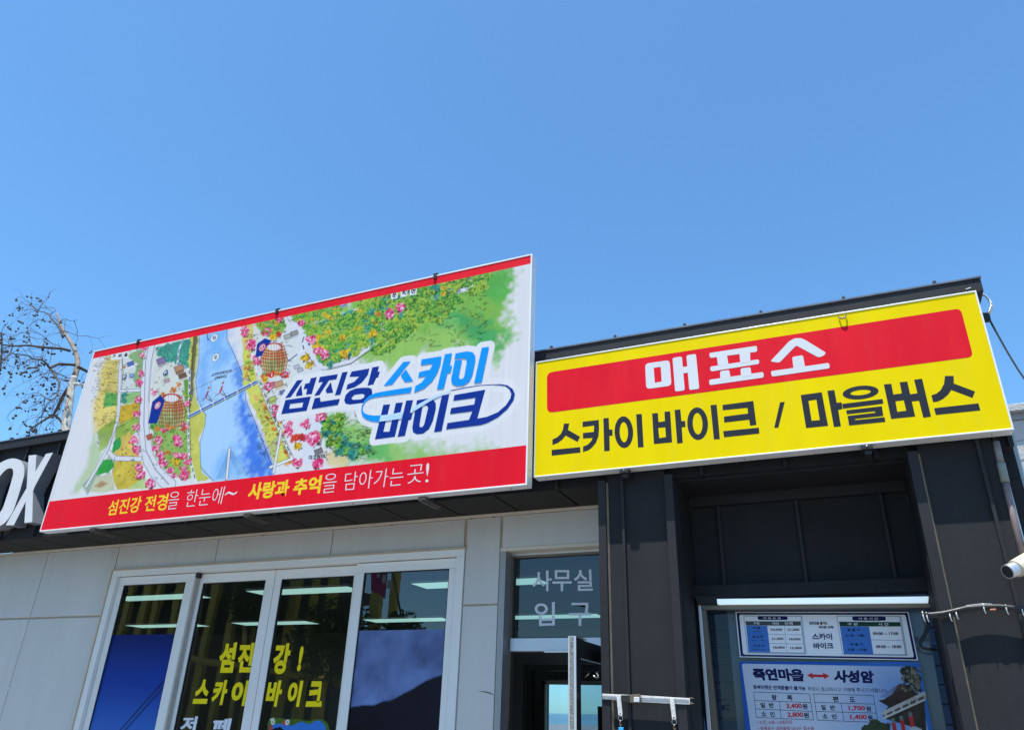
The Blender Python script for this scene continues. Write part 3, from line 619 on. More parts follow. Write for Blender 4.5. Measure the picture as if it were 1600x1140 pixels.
for i in range(11):
    u = i/10; x = 1015+u*610; y = 905-u*290
    sh.poly(b2((x, y-50), (x+44, y-70), (x+50, y-6), (x+6, y+16)), (176, 174, 172) if i % 2 == 0 else (90, 84, 80), tex=.3)
sh.line(b2((1005, 850), (1640, 545)), 2.2, (200, 196, 190)); sh.line(b2((1010, 930), (1650, 640)), 1.2, (215, 212, 205))
for i in range(14):
    x = 960+i*44; S.line if False else sh.line(b2((1275+(x-1275)*.12, 410), (x, 640-abs(x-1275)*.12+(40 if x > 1275 else 0))), .5, (96, 70, 58), .7)
for i in range(60):
    q = b2((random.uniform(1290, 1590), random.uniform(140, 520)))[0]; sh.dot(q[0], q[1], .9, random.choice([(30, 40, 26), (70, 84, 50), (150, 140, 120), (100, 96, 84)]), .8)
for x, y in ((1130, 1000), (1260, 960), (1400, 900)): sh.poly(b2((x, y), (x+60, y-5), (x+110, y+260), (x+45, y+260)), (196, 46, 46), tex=.3); sh.poly(b2((x-10, y-60), (x+40, y-70), (x+56, y), (x+4, y+6)), (110, 130, 130))
sh.poly(b2((760, 1040), (860, 960), (960, 990), (1060, 1000), (1120, 1010), (1150, 1200), (640, 1200), (650, 1080)), (52, 66, 40), rag=1, tex=.6)
sh.poly(b2((1420, 1090), (1520, 1060), (1600, 1100), (1640, 1300), (1400, 1300)), (190, 200, 210), rag=.5)
sh.build('poster_print', print_mat('poster_print_ink', .35, .0), ps2)
YB = YP-.0016
words(ps2, [('죽연마을', b1((345, 150), (1140, 162), (1172, 360), (385, 338))), ('사성암', b2((225, 178), (845, 190), (865, 388), (228, 375)))], YB, M_pn, .055)
ar = [b1((1210, 262))[0], b1((1290, 220))[0], b1((1295, 248))[0], b2((60, 252))[0], b2((58, 222))[0], b2((160, 272))[0], b2((82, 322))[0], b2((76, 294))[0], b1((1310, 288))[0], b1((1312, 320))[0]]
mesh('double_arrow', *flat([(ar,)], YB), M_pr, ps2)
words(ps2, [('왕복티켓은 반액환불이 불가능', b1((362, 412), (1180, 432), (1190, 500), (372, 478)))], YB, M_pn, .03)
words(ps2, [('하오니 참고하시고 구매해 주시기 바랍니다.', [b1((1218, 440))[0], b2((1070, 470))[0], b2((1080, 535))[0], b1((1228, 505))[0]])], YB, M_pk, .005)
rl = M_pk
bars([(b1((375, 522))[0], b1((1250, 552))[0]), (b1((388, 655))[0], b1((1272, 688))[0]), (b1((400, 785))[0], b1((1292, 826))[0]), (b1((418, 918))[0], b1((1312, 958))[0]), (b1((375, 522))[0], b1((418, 918))[0]), (b1((1250, 552))[0], b1((1312, 958))[0]), (b1((778, 670))[0], b1((806, 935))[0]),
      (b1((1312, 552))[0], b2((845, 575))[0]), (b1((1330, 685))[0], b2((872, 712))[0]), (b1((1350, 825))[0], b2((893, 852))[0]), (b1((1372, 962))[0], b2((845, 995))[0]), (b1((1312, 552))[0], b1((1372, 962))[0]), (b2((845, 575))[0], b2((910, 945))[0]), (b2((342, 700))[0], b2((388, 970))[0])], YB, .0024, ps2, rl)
words(ps2, [('왕', q4(b1, 655, 562, 735, 650)), ('복', q4(b1, 898, 565, 980, 655)), ('일', q4(b1, 482, 688, 552, 768)), ('반', q4(b1, 615, 690, 690, 770)), ('소', q4(b1, 498, 825, 572, 900)), ('인', q4(b1, 632, 830, 705, 908)), ('원', q4(b1, 1138, 705, 1215, 790)), ('원', q4(b1, 1158, 842, 1238, 930)),
            ('편', q4(b2, 212, 590, 298, 680)), ('도', q4(b2, 475, 600, 560, 680)), ('일', q4(b2, 30, 722, 100, 802)), ('반', q4(b2, 172, 728, 248, 806)), ('소', q4(b2, 52, 860, 130, 935)), ('인', q4(b2, 195, 868, 272, 945)), ('원', q4(b2, 735, 745, 808, 825)), ('원', q4(b2, 760, 880, 835, 968))], YB, M_pk, .03)
words(ps2, [('3,400', q4(b1, 885, 700, 1130, 790)), ('2,800', q4(b1, 900, 838, 1150, 925)), ('1,700', q4(b2, 460, 738, 720, 822)), ('1,400', q4(b2, 485, 875, 745, 962))], YB, M_pr, .035)
words(ps2, [('• 소인: 6세~13세까지', q4(b1, 425, 962, 975, 1030)), ('• 왕복표는 내려올때 내시는 회수용', q4(b1, 445, 1060, 1320, 1125))], YB, mat('poster_crimson', (.35, .02, .06), .45, 0, 0), .012)

# ------------------------------------------------------------------ map billboard
YS = 4.275
X0, X1, ZB, ZT = -6.462, -1.835, 2.972, 4.738
Mp = thing('map_billboard', ((X0+X1)/2, 4.32, ZB), 'large billboard with an illustrated river map and red bands', 'billboard')
fr = .012
for nm, b in (('frame_rail', (X0, X1, YS, YS+.085, ZT-fr, ZT)), ('frame_rail', (X0, X1, YS, YS+.085, ZB, ZB+fr)), ('frame_rail', (X0, X0+fr, YS, YS+.085, ZB+fr, ZT-fr)), ('frame_rail', (X1-fr, X1, YS, YS+.085, ZB+fr, ZT-fr))):
    box(nm, *b, M_sign, Mp, bev=.0025)
box('back_sheet', X0+fr, X1-fr, YS+.07, YS+.083, ZB+fr, ZT-fr, M_sign, Mp)
for x, y, z in ((X1+.001, 4.32, ZT-.09), (X1+.001, 4.32, ZB+.11)): MB().ball((x, y, z), .007, .5, 1, 1).build('screw', M_steel, Mp)
for x in (X1-.13, X0+.9, -4.6, -3.2): MB().ball((x, 4.32, ZB-.001), .007, 1, 1, .5).build('screw', M_black, Mp)
for px, py in ((217, 531), (433, 486), (680, 433)):
    p = at(px, py, YS); MB().box(p[0]-.012, p[0]+.012, YS-.012, YS+.03, ZT-.04, ZT+.012).box(p[0]-.016, p[0]+.016, YS+.0, YS+.03, ZT+.0125, ZT+.02).build('top_clip', M_black, Mp, bev=.003)
for px, py in ((137, 831), (380, 805), (655, 778)):
    p = at(px, py, YS); MB().box(p[0]-.03, p[0]+.03, YS+.03, 4.53, ZB-.026, ZB-.003).box(p[0]-.006, p[0]+.006, YS+.0301, 4.53, ZB-.034, ZB-.0265).build('support_bracket', M_brn, Mp, bev=.002)
YF = YS+.004
zr0, zr1 = 3.243, 4.655     # white field between the red bands
ix0, ix1 = X0+fr, X1-fr
mesh('red_band', [(ix0, YF, ZB+fr), (ix1, YF, ZB+fr), (ix1, YF, zr0), (ix0, YF, zr0)], [(0, 1, 2, 3)], M_red, Mp)
mesh('red_band', [(ix0, YF, zr1), (ix1, YF, zr1), (ix1, YF, ZT-fr), (ix0, YF, ZT-fr)], [(0, 1, 2, 3)], M_red, Mp)
S = Sheet(ix0, ix1, zr0, zr1, YF, .0052, (233, 230, 231))
z1 = Z(2.714, 0, 440); z2 = Z(3.8, 140, 480); z3 = Z(3.8, 380, 440); z4 = Z(3.8, 580, 390); z5 = Z(4, 40, 680)
# washes on the left
S.poly(z1((450, 300), (512, 290), (512, 560), (480, 640), (430, 640), (395, 600), (415, 480), (430, 380)), (222, 196, 60), .85, 14, rag=5, tex=.25)
S.poly(z1((395, 500), (440, 480), (500, 540), (470, 620), (390, 640)), (238, 214, 120), .7, 12, rag=4, tex=.15)
S.poly(z2((40, 740), (170, 640), (170, 700), (120, 820), (60, 850)), (150, 180, 60), .9, 3, rag=2, tex=.35)
S.poly(z2((95, 500), (165, 510), (160, 580), (85, 590)), (86, 176, 86), 1, 1.5, rag=1, tex=.15)
S.poly(z1((400, 640), (430, 700), (420, 780), (330, 890), (300, 900), (370, 780), (380, 700)), (170, 200, 130), .7, 10, rag=4, tex=.1)
S.poly(z1((350, 860), (480, 720), (440, 800), (370, 905)), (70, 130, 60), .6, 4)
for i in range(26):
    x = 20+random.random()*130; y = 270+random.random()*330; q = z2((x, y), (x+50+random.random()*60, y-6+random.random()*12))
    S.line(q, .9, random.choice([(170, 150, 40), (200, 175, 60), (120, 110, 40)]), .6)
# fields between the roads
S.poly(z2((190, 250), (330, 225), (322, 330), (318, 480), (200, 490), (192, 400)), (216, 222, 214), .9, 2)
S.poly(z2((210, 290), (320, 240), (320, 480), (270, 470), (260, 420), (280, 340), (240, 300)), (120, 170, 70), .8, 2, rag=2, tex=.3)
S.poly(z2((190, 510), (300, 500), (300, 560), (190, 580)), (150, 200, 120), 1, 1.5, rag=1, tex=.2)
S.poly(z2((185, 580), (300, 560), (290, 650), (165, 700), (175, 640)), (216, 180, 50), 1, 1.5, rag=1, tex=.3)
S.poly(z2((160, 700), (295, 640), (290, 730), (140, 830)), (160, 190, 80), 1, 1.5, rag=1, tex=.35)
S.poly(z2((130, 860), (200, 760), (250, 740), (270, 850), (300, 890), (160, 880)), (220, 190, 90), 1, 1.5, rag=1, tex=.3)
S.poly(z2((150, 910), (310, 910), (330, 1010), (340, 1070), (160, 1085), (130, 990)), (214, 190, 70), 1, 1.5, rag=1.5, tex=.35)
S.poly(z2((230, 1075), (330, 1000), (345, 1065)), (190, 216, 140), 1, 1.5, rag=1.5, tex=.2)
S.poly(z2((0, 1100), (40, 1010), (130, 970), (155, 1090)), (206, 206, 170), 1, 2, rag=1.5, tex=.15)
S.poly(z2((30, 1060), (70, 1030), (110, 1045), (60, 1070)), (176, 120, 70), .8, 3, rag=1)
for i in range(9): S.line(z2((160+i*10, 700+i*14), (290, 640+i*14)), .7, (70, 100, 40), .7)
for i in range(7): S.line(z2((60, 740+i*13), (160, 660+i*13)), .7, (60, 90, 30), .7)
S.poly(z2((135, 800), (175, 765), (190, 790), (185, 830), (140, 860)), (50, 160, 80), 1, 1, rag=2, tex=.2)
S.poly(z2((50, 950), (80, 900), (140, 890), (145, 950), (110, 990), (45, 995)), (60, 170, 70), 1, 1, rag=2, tex=.25)
# right of the main road: parks, blossom
S.poly(z2((375, 260), (640, 200), (640, 420), (600, 640), (600, 1000), (560, 1040), (420, 940), (370, 850), (365, 700), (372, 420)), (222, 224, 214), 1, 1.5)
S.poly(z2((370, 690), (600, 560), (600, 1010), (560, 1030), (430, 960), (365, 860)), (146, 186, 80), .95, 2, rag=3, tex=.35)
S.poly(z2((560, 420), (600, 430), (598, 560), (560, 560)), (110, 160, 60), 1, 2, rag=2, tex=.3)
S.poly(z2((395, 240), (540, 195), (640, 175), (615, 330), (590, 380), (530, 340), (400, 290)), (66, 150, 130), 1, 2, rag=3, tex=.45)
for i in range(60):
    q = z2((400+random.random()*215, 215+random.random()*120))[0]; S.line([q, (q[0]+.5, q[1]+4)], .8, random.choice([(20, 80, 90), (40, 110, 90), (150, 200, 150)]), .8)
# roads
def road(pts, w, edge=True, c=(226, 226, 232)):
    if edge: S.line(pts, w+1.6, (60, 60, 66), .8)
    S.line(pts, w, c)
road(z2((190, 255), (180, 400), (176, 520), (170, 640), (140, 760), (100, 850), (40, 960), (-20, 1060)), 5.0)
road(z2((115, 860), (150, 895), (300, 900)), 6); road(z2((185, 495), (300, 492)), 4)
road(z2((368, 215), (345, 300), (335, 420), (325, 560), (320, 700), (330, 800), (350, 900), (400, 985), (480, 1060)), 17)
S.line(z2((352, 215), (332, 330), (325, 560), (322, 700), (335, 850), (390, 960), (470, 1050)), 1.1, (70, 70, 80), .9)
S.line(z2((388, 215), (365, 320), (355, 420), (350, 560)), .9, (90, 90, 100), .8)
# banks and river
S.poly(z2((600, 170), (655, 150), (640, 330), (620, 450), (640, 560), (690, 640), (680, 700), (650, 780), (670, 960), (720, 1020), (640, 1040), (600, 960), (585, 700), (590, 400)), (206, 204, 96), 1, 1.5, rag=2, tex=.25)
S.poly(z2((618, 160), (648, 160), (625, 330), (612, 520), (600, 600), (598, 400)), (92, 78, 50), .85, 2, rag=2, tex=.5)
riv = z2((652, 150), (820, 110), (815, 190), (850, 260), (880, 330), (915, 420), (930, 560), (960, 640), (990, 700), (1010, 760), (1060, 880), (1090, 960), (1085, 1010), (735, 1030), (668, 980), (655, 900), (655, 800), (685, 700), (690, 640), (655, 600), (640, 540), (630, 440), (648, 330))
S.poly(riv, (178, 216, 250), 1, 1.5)
S.poly(z2((700, 150), (820, 115), (815, 190), (850, 300), (760, 400), (700, 300), (660, 200)), (70, 160, 238), .55, 24, rag=6)
S.poly(z2((655, 300), (700, 260), (720, 420), (680, 560), (640, 540), (635, 430)), (60, 150, 236), .5, 18, rag=5)
S.poly(z2((900, 560), (950, 620), (1010, 760), (1085, 960), (1080, 1010), (960, 1015), (900, 900), (930, 800), (880, 700)), (30, 110, 226), .85, 20, rag=8)
S.poly(z2((740, 900), (840, 820), (900, 900), (900, 1015), (740, 1025)), (90, 170, 240), .5, 22, rag=6)
S.poly(z2((860, 300), (920, 400), (900, 520), (850, 420)), (40, 120, 226), .7, 12, rag=5)
S.line(z2((652, 150), (648, 330), (630, 440), (640, 540), (690, 640), (685, 700), (655, 800), (660, 950), (735, 1030)), .9, (30, 70, 110), .9)
S.line(z2((815, 120), (815, 190), (850, 260), (880, 330), (915, 420), (930, 560), (990, 700), (1060, 880), (1090, 960)), 1.0, (20, 60, 140), .9)
# right bank
S.poly(z3((0, 200), (60, 180), (90, 230), (120, 330), (60, 420), (0, 440)), (214, 196, 110), 1, 2, rag=2, tex=.3)
S.poly(z3((0, 380), (40, 440), (90, 590), (60, 640), (20, 640), (0, 600)), (210, 210, 90), 1, 2, rag=2, tex=.3)
S.poly(z3((20, 640), (110, 600), (160, 760), (230, 880), (290, 1050), (190, 1090), (150, 980), (110, 860), (50, 740)), (214, 214, 100), 1, 2, rag=2, tex=.25)
for i in range(34):
    u = random.random(); x = 75+u*200+random.gauss(0, 14); y = 630+u*440+random.gauss(0, 10); q = z3((x, y))[0]
    S.line([q, (q[0]+4+random.random()*3, q[1]-2+random.random()*7)], 3.2, random.choice([(236, 160, 70), (222, 130, 50), (246, 190, 110), (190, 100, 40)]), .95); S.line([(q[0], q[1]+2), (q[0]+5, q[1]+3)], .7, (60, 40, 20), .7)
road(z3((95, 590), (150, 740), (215, 880), (290, 1050), (160, 1100)), 3.2, c=(240, 240, 240)); S.line(z3((98, 592), (152, 740), (217, 880), (290, 1045)), 1.5, (20, 110, 70), 1, dash=9)
S.line(z2((595, 370), (590, 560), (585, 700), (590, 880), (630, 1030)), 3.4, (240, 240, 240)); S.line(z2((595, 370), (590, 640)), 2, (30, 70, 160), dash=11); S.line(z2((586, 640), (590, 880), (630, 1030)), 1.6, (20, 100, 70), dash=9)
S.line(z2((560, 180), (530, 250), (522, 330), (590, 370)), 3, (240, 240, 244)); S.line(z2((560, 180), (530, 250), (522, 330), (590, 370)), 1.6, (40, 80, 150), dash=10)
# right side ground: white streets, forest, hill washes
S.poly(z3((60, 180), (560, 110), (760, 60), (920, 70), (600, 480), (480, 530), (300, 560), (230, 800), (120, 640), (60, 420)), (224, 226, 222), .9, 4)
S.poly(z4((-160, 330), (120, 190), (560, 90), (860, 95), (830, 200), (810, 420), (800, 560), (720, 640), (560, 560), (300, 620), (60, 700), (-60, 680)), (132, 190, 72), .98, 22, rag=10, tex=.22)
S.poly(z4((420, 380), (560, 360), (700, 420), (780, 520), (740, 600), (600, 560), (520, 480), (400, 460)), (44, 158, 96), .75, 18, rag=10, tex=.3)
S.poly(z4((640, 130), (820, 110), (810, 260), (740, 330), (640, 240)), (70, 170, 76), .75, 16, rag=10, tex=.25)
S.poly(z4((120, 480), (480, 460), (560, 560), (300, 600), (20, 690), (-60, 640)), (160, 200, 100), .8, 20, rag=8, tex=.12)
S.poly(z3((500, 770), (720, 830), (980, 960), (1400, 1000), (1500, 1060), (1200, 1100), (700, 1085), (560, 1010), (470, 900)), (140, 196, 84), .9, 24, rag=8, tex=.15)
S.poly(z3((560, 960), (820, 960), (860, 1040), (640, 1060)), (60, 170, 90), .6, 12, rag=8, tex=.3)
S.poly(z3((380, 800), (480, 780), (440, 1000), (500, 1050), (420, 1090), (330, 1080)), (226, 228, 234), 1, 2)
S.poly(z3((480, 1000), (640, 1040), (600, 1085), (500, 1085)), (224, 200, 140), .8, 6, rag=3, tex=.2)
road(z3((440, 480), (480, 510), (640, 470), (720, 410), (860, 320), (880, 290), (790, 265), (960, 180), (1100, 110), (1340, 40), (1370, 0), (1250, -20)), 5.5)
road(z3((230, 180), (300, 260), (370, 330), (440, 520)), 12, edge=False)
S.line(z3((270, 470), (360, 400), (350, 360), (370, 300), (430, 250), (560, 215), (680, 160), (715, 110), (715, 95)), 2.8, (236, 236, 244)); S.line(z3((270, 470), (360, 400), (350, 360), (370, 300), (430, 250), (560, 215), (680, 160), (715, 110), (715, 95)), 1.8, (50, 50, 120), dash=13)
def forest(polygon, n, kinds, r=(3.4, 6.6)):
    P = np.array(polygon); lo, hi = P.min(0), P.max(0); k_ = 0
    pts = []
    while k_ < n:
        x, y = lo+(hi-lo)*np.array([random.random(), random.random()]); c = False
        for i in range(len(P)):
            a, b = P[i-1], P[i]
            if (a[1] > y) != (b[1] > y) and x < (b[0]-a[0])*(y-a[1])/(b[1]-a[1])+a[0]: c = not c
        if c: pts.append((x, y)); k_ += 1
    for x, y in sorted(pts, key=lambda p: p[1]+.2*p[0]): S.tree(x, y, r[0]+(r[1]-r[0])*random.random(), random.choice(kinds))
for pg in (z3((380, 290), (430, 260), (680, 180), (720, 110), (1000, 40), (900, 170), (790, 250), (860, 300), (700, 400), (640, 450), (500, 500), (450, 460)), z4((0, 270), (120, 230), (500, 160), (600, 160), (500, 240), (300, 330), (120, 420), (40, 440)), z3((270, 180), (520, 120), (640, 100), (560, 200), (420, 240), (360, 280), (300, 220)), z3((60, 200), (230, 180), (260, 260), (200, 330), (110, 310))):
    S.poly(pg, (134, 176, 80), .95, 2, rag=2, tex=.5)
G3 = ['green', 'lime', 'lime', 'green', 'teal', 'lime', 'green', 'green', 'lime', 'green', 'lime', 'teal', 'green', 'lime', 'lime', 'green', 'yellow']
forest(z3((380, 290), (430, 260), (680, 180), (720, 110), (1000, 40), (900, 170), (790, 250), (860, 300), (700, 400), (640, 450), (500, 500), (450, 460)), 290, G3)
forest(z4((0, 270), (120, 230), (500, 160), (600, 160), (500, 240), (300, 330), (120, 420), (40, 440)), 130, G3)
forest(z4((120, 400), (340, 330), (560, 210), (700, 140), (700, 200), (560, 280), (420, 420), (260, 470), (60, 620), (0, 640), (20, 560)), 120, ['green', 'lime', 'lime', 'green'])
forest(z3((60, 200), (230, 180), (260, 260), (200, 330), (110, 310)), 60, ['green', 'lime', 'pink', 'green', 'lime', 'orange', 'yellow'], (2.5, 4.5))
forest(z3((270, 180), (520, 120), (640, 100), (560, 200), (420, 240), (360, 280), (300, 220)), 90, ['green', 'lime', 'green', 'lime', 'yellow'], (2.5, 4.5))
forest(z3((480, 800), (600, 800), (560, 880), (620, 960), (600, 1000), (500, 960), (450, 900)), 55, ['green', 'lime', 'teal'])
forest(z3((560, 940), (760, 980), (640, 1050), (540, 1000)), 34, ['teal', 'green'])
forest(z2((560, 430), (600, 430), (590, 700), (560, 640)), 8, ['green', 'lime'], (2, 3.5))
forest(z3((0, 300), (60, 380), (80, 560), (30, 560), (0, 480)), 12, ['orange', 'yellow', 'lime'], (2, 3.5))
# blossom trees
for x, y, r in ((320, 240, 18), (310, 285, 20), (305, 390, 20), (292, 445, 22), (288, 545, 22), (280, 635, 22), (277, 710, 22), (265, 785, 24), (275, 838, 24), (292, 948, 24), (305, 995, 26), (358, 1045, 28),
                (383, 508, 16), (408, 785, 24), (395, 835, 20), (422, 875, 24), (438, 925, 24), (480, 965, 20), (503, 995, 15), (520, 780, 26), (530, 810, 22), (580, 570, 20), (562, 710, 26), (520, 880, 20), (555, 880, 22), (583, 915, 20), (560, 960, 20), (560, 1000, 26), (440, 720, 20), (470, 720, 16)):
    q = z2((x, y))[0]; S.tree(q[0], q[1], r/3.8, 'pink', int(r*1.6))
for x, y, r in ((920, 130, 24), (960, 210, 22), (985, 300, 18), (405, 345, 0),):
    if r: q = z2((x, y))[0]; S.tree(q[0], q[1], r/3.8, 'pink', 34)
for x, y, r in ((215, 225, 18), (345, 245, 20), (45, 380, 26), (15, 290, 22), (10, 310, 18), (405, 345, 26), (440, 410, 24), (485, 430, 26), (935, 150, 26), (870, 195, 26), (85, 475, 22), (150, 620, 28), (245, 545, 20), (190, 750, 22), (190, 790, 18), (265, 855, 22), (270, 895, 26), (370, 845, 24), (455, 795, 30), (415, 935, 36), (325, 1080, 24), (440, 1080, 30)):
    q = z3((x, y))[0]; S.tree(q[0], q[1], r/3.8, 'pink', int(r*1.6))
for x, y, r, k_ in ((310, 925, 22, 'red'), (345, 920, 22, 'red'), (325, 975, 22, 'yellow'), (370, 450, 24, 'yellow'), (395, 495, 22, 'yellow'), (590, 330, 18, 'yellow'), (770, 305, 20, 'yellow'), (800, 190, 14, 'orange'), (130, 580, 20, 'yellow'), (180, 330, 20, 'yellow'), (210, 310, 16, 'red'), (600, 425, 24, 'yellow')):
    q = z3((x, y))[0]; S.tree(q[0], q[1], r/3.8, k_, int(r*1.5))
for x, y, r, k_ in ((500, 490, 18, 'orange'), (435, 515, 14, 'orange'), (510, 915, 24, 'yellow'), (465, 860, 14, 'orange'), (380, 700, 20, 'green'), (205, 520, 18, 'teal'), (200, 550, 18, 'teal'), (205, 350, 10, 'orange'), (530, 460, 14, 'orange'), (450, 1000 - 600, 12, 'green')):
    q = z2((x, y))[0]; S.tree(q[0], q[1], r/3.8, k_, int(r*1.5))
# ink squiggles: twig-like outlines in the woods
for i in range(330):
    if random.random() < .6: q = z4((40+random.random()*640, 150+random.random()*420))[0]
    else: q = z3((480+random.random()*300, 780+random.random()*260))[0]
    pts = [q]
    for k_ in range(4): q = (q[0]+random.gauss(1, 2.4), q[1]+random.gauss(-.3, 1.6)); pts.append(q)
    S.line(pts, .8, random.choice([(20, 50, 30), (30, 60, 30), (70, 90, 40)]), .75)
for i in range(760):
    zf, x, y = random.choice([(z2, random.uniform(170, 330), random.uniform(240, 1050)), (z2, random.uniform(370, 600), random.uniform(230, 1010)), (z3, random.uniform(20, 280), random.uniform(200, 560)), (z3, random.uniform(90, 260), random.uniform(600, 1040)), (z2, random.uniform(20, 160), random.uniform(280, 700))])
    if zf is z2 and 300 < x < 366: continue
    q = zf((x, y))[0]; pts = [q]
    for k_ in range(3): q = (q[0]+random.gauss(.4, 1.5), q[1]+random.gauss(.2, 1.3)); pts.append(q)
    S.line(pts, .75, random.choice([(30, 30, 30), (60, 50, 30), (40, 70, 40), (120, 80, 30)]), .8)
for ln in (z2((190, 255), (198, 400), (190, 490)), z2((300, 500), (296, 640), (290, 730)), z2((165, 700), (140, 760), (112, 840)), z2((150, 885), (135, 980)), z3((560, 960), (470, 900), (455, 1000), (500, 1060)), z3((430, 500), (370, 420)), z3((500, 525), (640, 490), (730, 425), (880, 330)), z2((620, 160), (612, 330), (596, 600), (602, 900))):
    S.line([(x+random.gauss(0, .4), y+random.gauss(0, .4)) for x, y in ln], 1.1, (40, 40, 36), .85)
# small houses, cars
def hut(Zf, x, y, w, c, roof_c):
    S.poly(Zf((x, y), (x+w, y-.35*w), (x+w*1.2, y+.25*w), (x+.2*w, y+.6*w)), roof_c, 1); S.poly(Zf((x+.2*w, y+.6*w), (x+w*1.2, y+.25*w), (x+w*1.2, y+.6*w), (x+.25*w, y+.95*w)), c, 1)
    S.line(Zf((x, y), (x+w, y-.35*w), (x+w*1.2, y+.25*w), (x+.2*w, y+.6*w), (x, y)), .8, (40, 40, 60), .9)
for zf, x, y, w, c, rc in ((z2, 220, 330, 38, (230, 230, 235), (90, 110, 180)), (z2, 235, 400, 26, (120, 140, 200), (150, 170, 220)), (z2, 395, 310, 50, (170, 150, 160), (140, 120, 160)), (z2, 500, 355, 50, (150, 110, 80), (190, 140, 100)), (z2, 525, 400, 44, (210, 200, 190), (120, 90, 70)), (z2, 440, 430, 30, (220, 200, 200), (200, 160, 160)),
                        (z2, 335, 760, 34, (190, 110, 80), (200, 90, 60)), (z3, 240, 320, 40, (210, 210, 200), (180, 180, 170)), (z3, 280, 300, 40, (200, 200, 205), (160, 150, 150)), (z3, 300, 500, 30, (225, 225, 230), (200, 200, 210)), (z3, 320, 520, 30, (225, 225, 230), (190, 190, 200)), (z3, 215, 650, 30, (150, 150, 200), (120, 120, 180)), (z3, 420, 1000, 46, (200, 190, 180), (130, 120, 120)), (z3, 180, 600, 50, (226, 200, 170), (200, 160, 120)), (z3, 570, 120, 40, (150, 150, 200), (210, 210, 230)), (z3, 150, 690, 40, (170, 190, 90), (190, 200, 110))):
    hut(zf, x, y, w, c, rc)
# lattice towers
def lattice(zf, cx, cy, rx, ry):
    S.poly(zf(*ell(cx, cy, rx, ry)), (222, 186, 120), .95, 1.5, tex=.5); S.poly(zf(*ell(cx, cy+ry*.3, rx*.75, ry*.5)), (170, 190, 120), .8, 3, tex=.5)
    S.poly(zf(*ell(cx+rx*.45, cy-ry*.1, rx*.4, ry*.6)), (170, 80, 50), .45, 4)
    for k_ in range(12):
        u = -1+2*k_/11+random.gauss(0, .03); S.line(zf((cx+u*rx*.72, cy-ry*.9), (cx+u*rx*1.02, cy+random.gauss(0, 3)), (cx+u*rx*.82, cy+ry*.85)), 1.0, random.choice([(150, 35, 25), (60, 25, 20), (110, 40, 25), (90, 60, 30)]), 1)
    for v in (-.78, -.62, -.45, -.3, -.12, .1, .32, .55, .78):
        w_ = rx*math.sqrt(max(.05, 1-v*v*.7)); S.line(zf((cx-w_, cy+v*ry), (cx-w_*.4, cy+v*ry+ry*.08), (cx+w_*.4, cy+v*ry+ry*.06), (cx+w_, cy+v*ry-ry*.02)), 1.4 if v < 0 else 1.0, (186, 40, 25) if v < .1 else (120, 70, 30), 1)
    S.poly(zf(*ell(cx, cy-ry*.84, rx*.66, ry*.2)), (190, 50, 35), 1); S.poly(zf(*ell(cx, cy-ry*.76, rx*.52, ry*.2)), (236, 232, 228), 1)
    for k_ in range(5): S.line(zf((cx-rx*.4+k_*rx*.2, cy-ry*.95), (cx-rx*.4+k_*rx*.2, cy-ry*.6)), .7, (90, 40, 30), .8)
    for k_ in range(9): q = zf((cx+rx*random.uniform(-1.1, 1.1), cy+ry*random.uniform(.75, 1.05)))[0]; S.tree(q[0], q[1], 3.2, random.choice(['red', 'green', 'orange']))
lattice(z2, 485, 620, 82, 105); lattice(z3, 182, 465, 78, 100)
S.poly(z2((348, 690), (372, 560), (420, 520), (448, 550), (400, 688)), (14, 52, 150), 1); q = z2((404, 582))[0]; S.dot(*q, 5.6, (230, 40, 60)); S.dot(*q, 4.6, (235, 232, 240)); S.dot(*q, 3.6, (205, 30, 60))
S.poly(z3((72, 450), (82, 370), (128, 335), (172, 350), (140, 380), (110, 440)), (14, 52, 150), 1); q = z3((113, 390))[0]; S.dot(*q, 5.6, (230, 40, 60)); S.dot(*q, 4.6, (235, 232, 240)); S.dot(*q, 3.6, (205, 30, 60))
q = z3((170, 552))[0]; S.dot(*q, 4.4, (222, 30, 40))
for q in (z2((207, 415))[0], z2((451, 390))[0]): S.dot(*q, 4.6, (20, 40, 120))
# sky track over the river, riders and cables
S.line(z2((590, 650), (990, 445)), 6.2, (60, 110, 80)); S.line(z2((590, 646), (990, 441)), 4.6, (242, 244, 248)); S.line(z2((590, 646), (990, 441)), 3.0, (20, 90, 180))
for u in (.18, .36, .53, .72, .93): x = 590+400*u; y = 648-205*u; S.line(z2((x-5, y-14), (x+4, y+14)), 1.0, (245, 245, 245))
S.line(z2((605, 495), (975, 315)), .9, (60, 70, 90), .8); S.line(z2((720, 440), (722, 500)), .8, (60, 70, 90), .8)
def rider(x, y, c, f_=1.0):
    for dx in (0, 70*f_):
        for k_ in range(18):
            t = k_/18*6.283; q = z2((x+dx+20*f_*math.cos(t), y+22*f_*math.sin(t)))[0]; S.dot(q[0], q[1], .5, (50, 60, 80), .8)
    S.line(z2((x, y), (x+30*f_, y-24*f_), (x+70*f_, y), (x+45*f_, y-40*f_)), 1, (60, 70, 90)); S.line(z2((x+30*f_, y-20*f_), (x+45*f_, y-60*f_)), 3.2, c); S.line(z2((x+30*f_, y-20*f_), (x+45*f_, y-2)), 1.6, (200, 190, 190)); q = z2((x+50*f_, y-82*f_))[0]; S.dot(*q, 2.2, (170, 120, 90))
rider(658, 560, (150, 60, 90)); rider(742, 530, (200, 50, 50)); rider(895, 440, (230, 140, 60), .9)
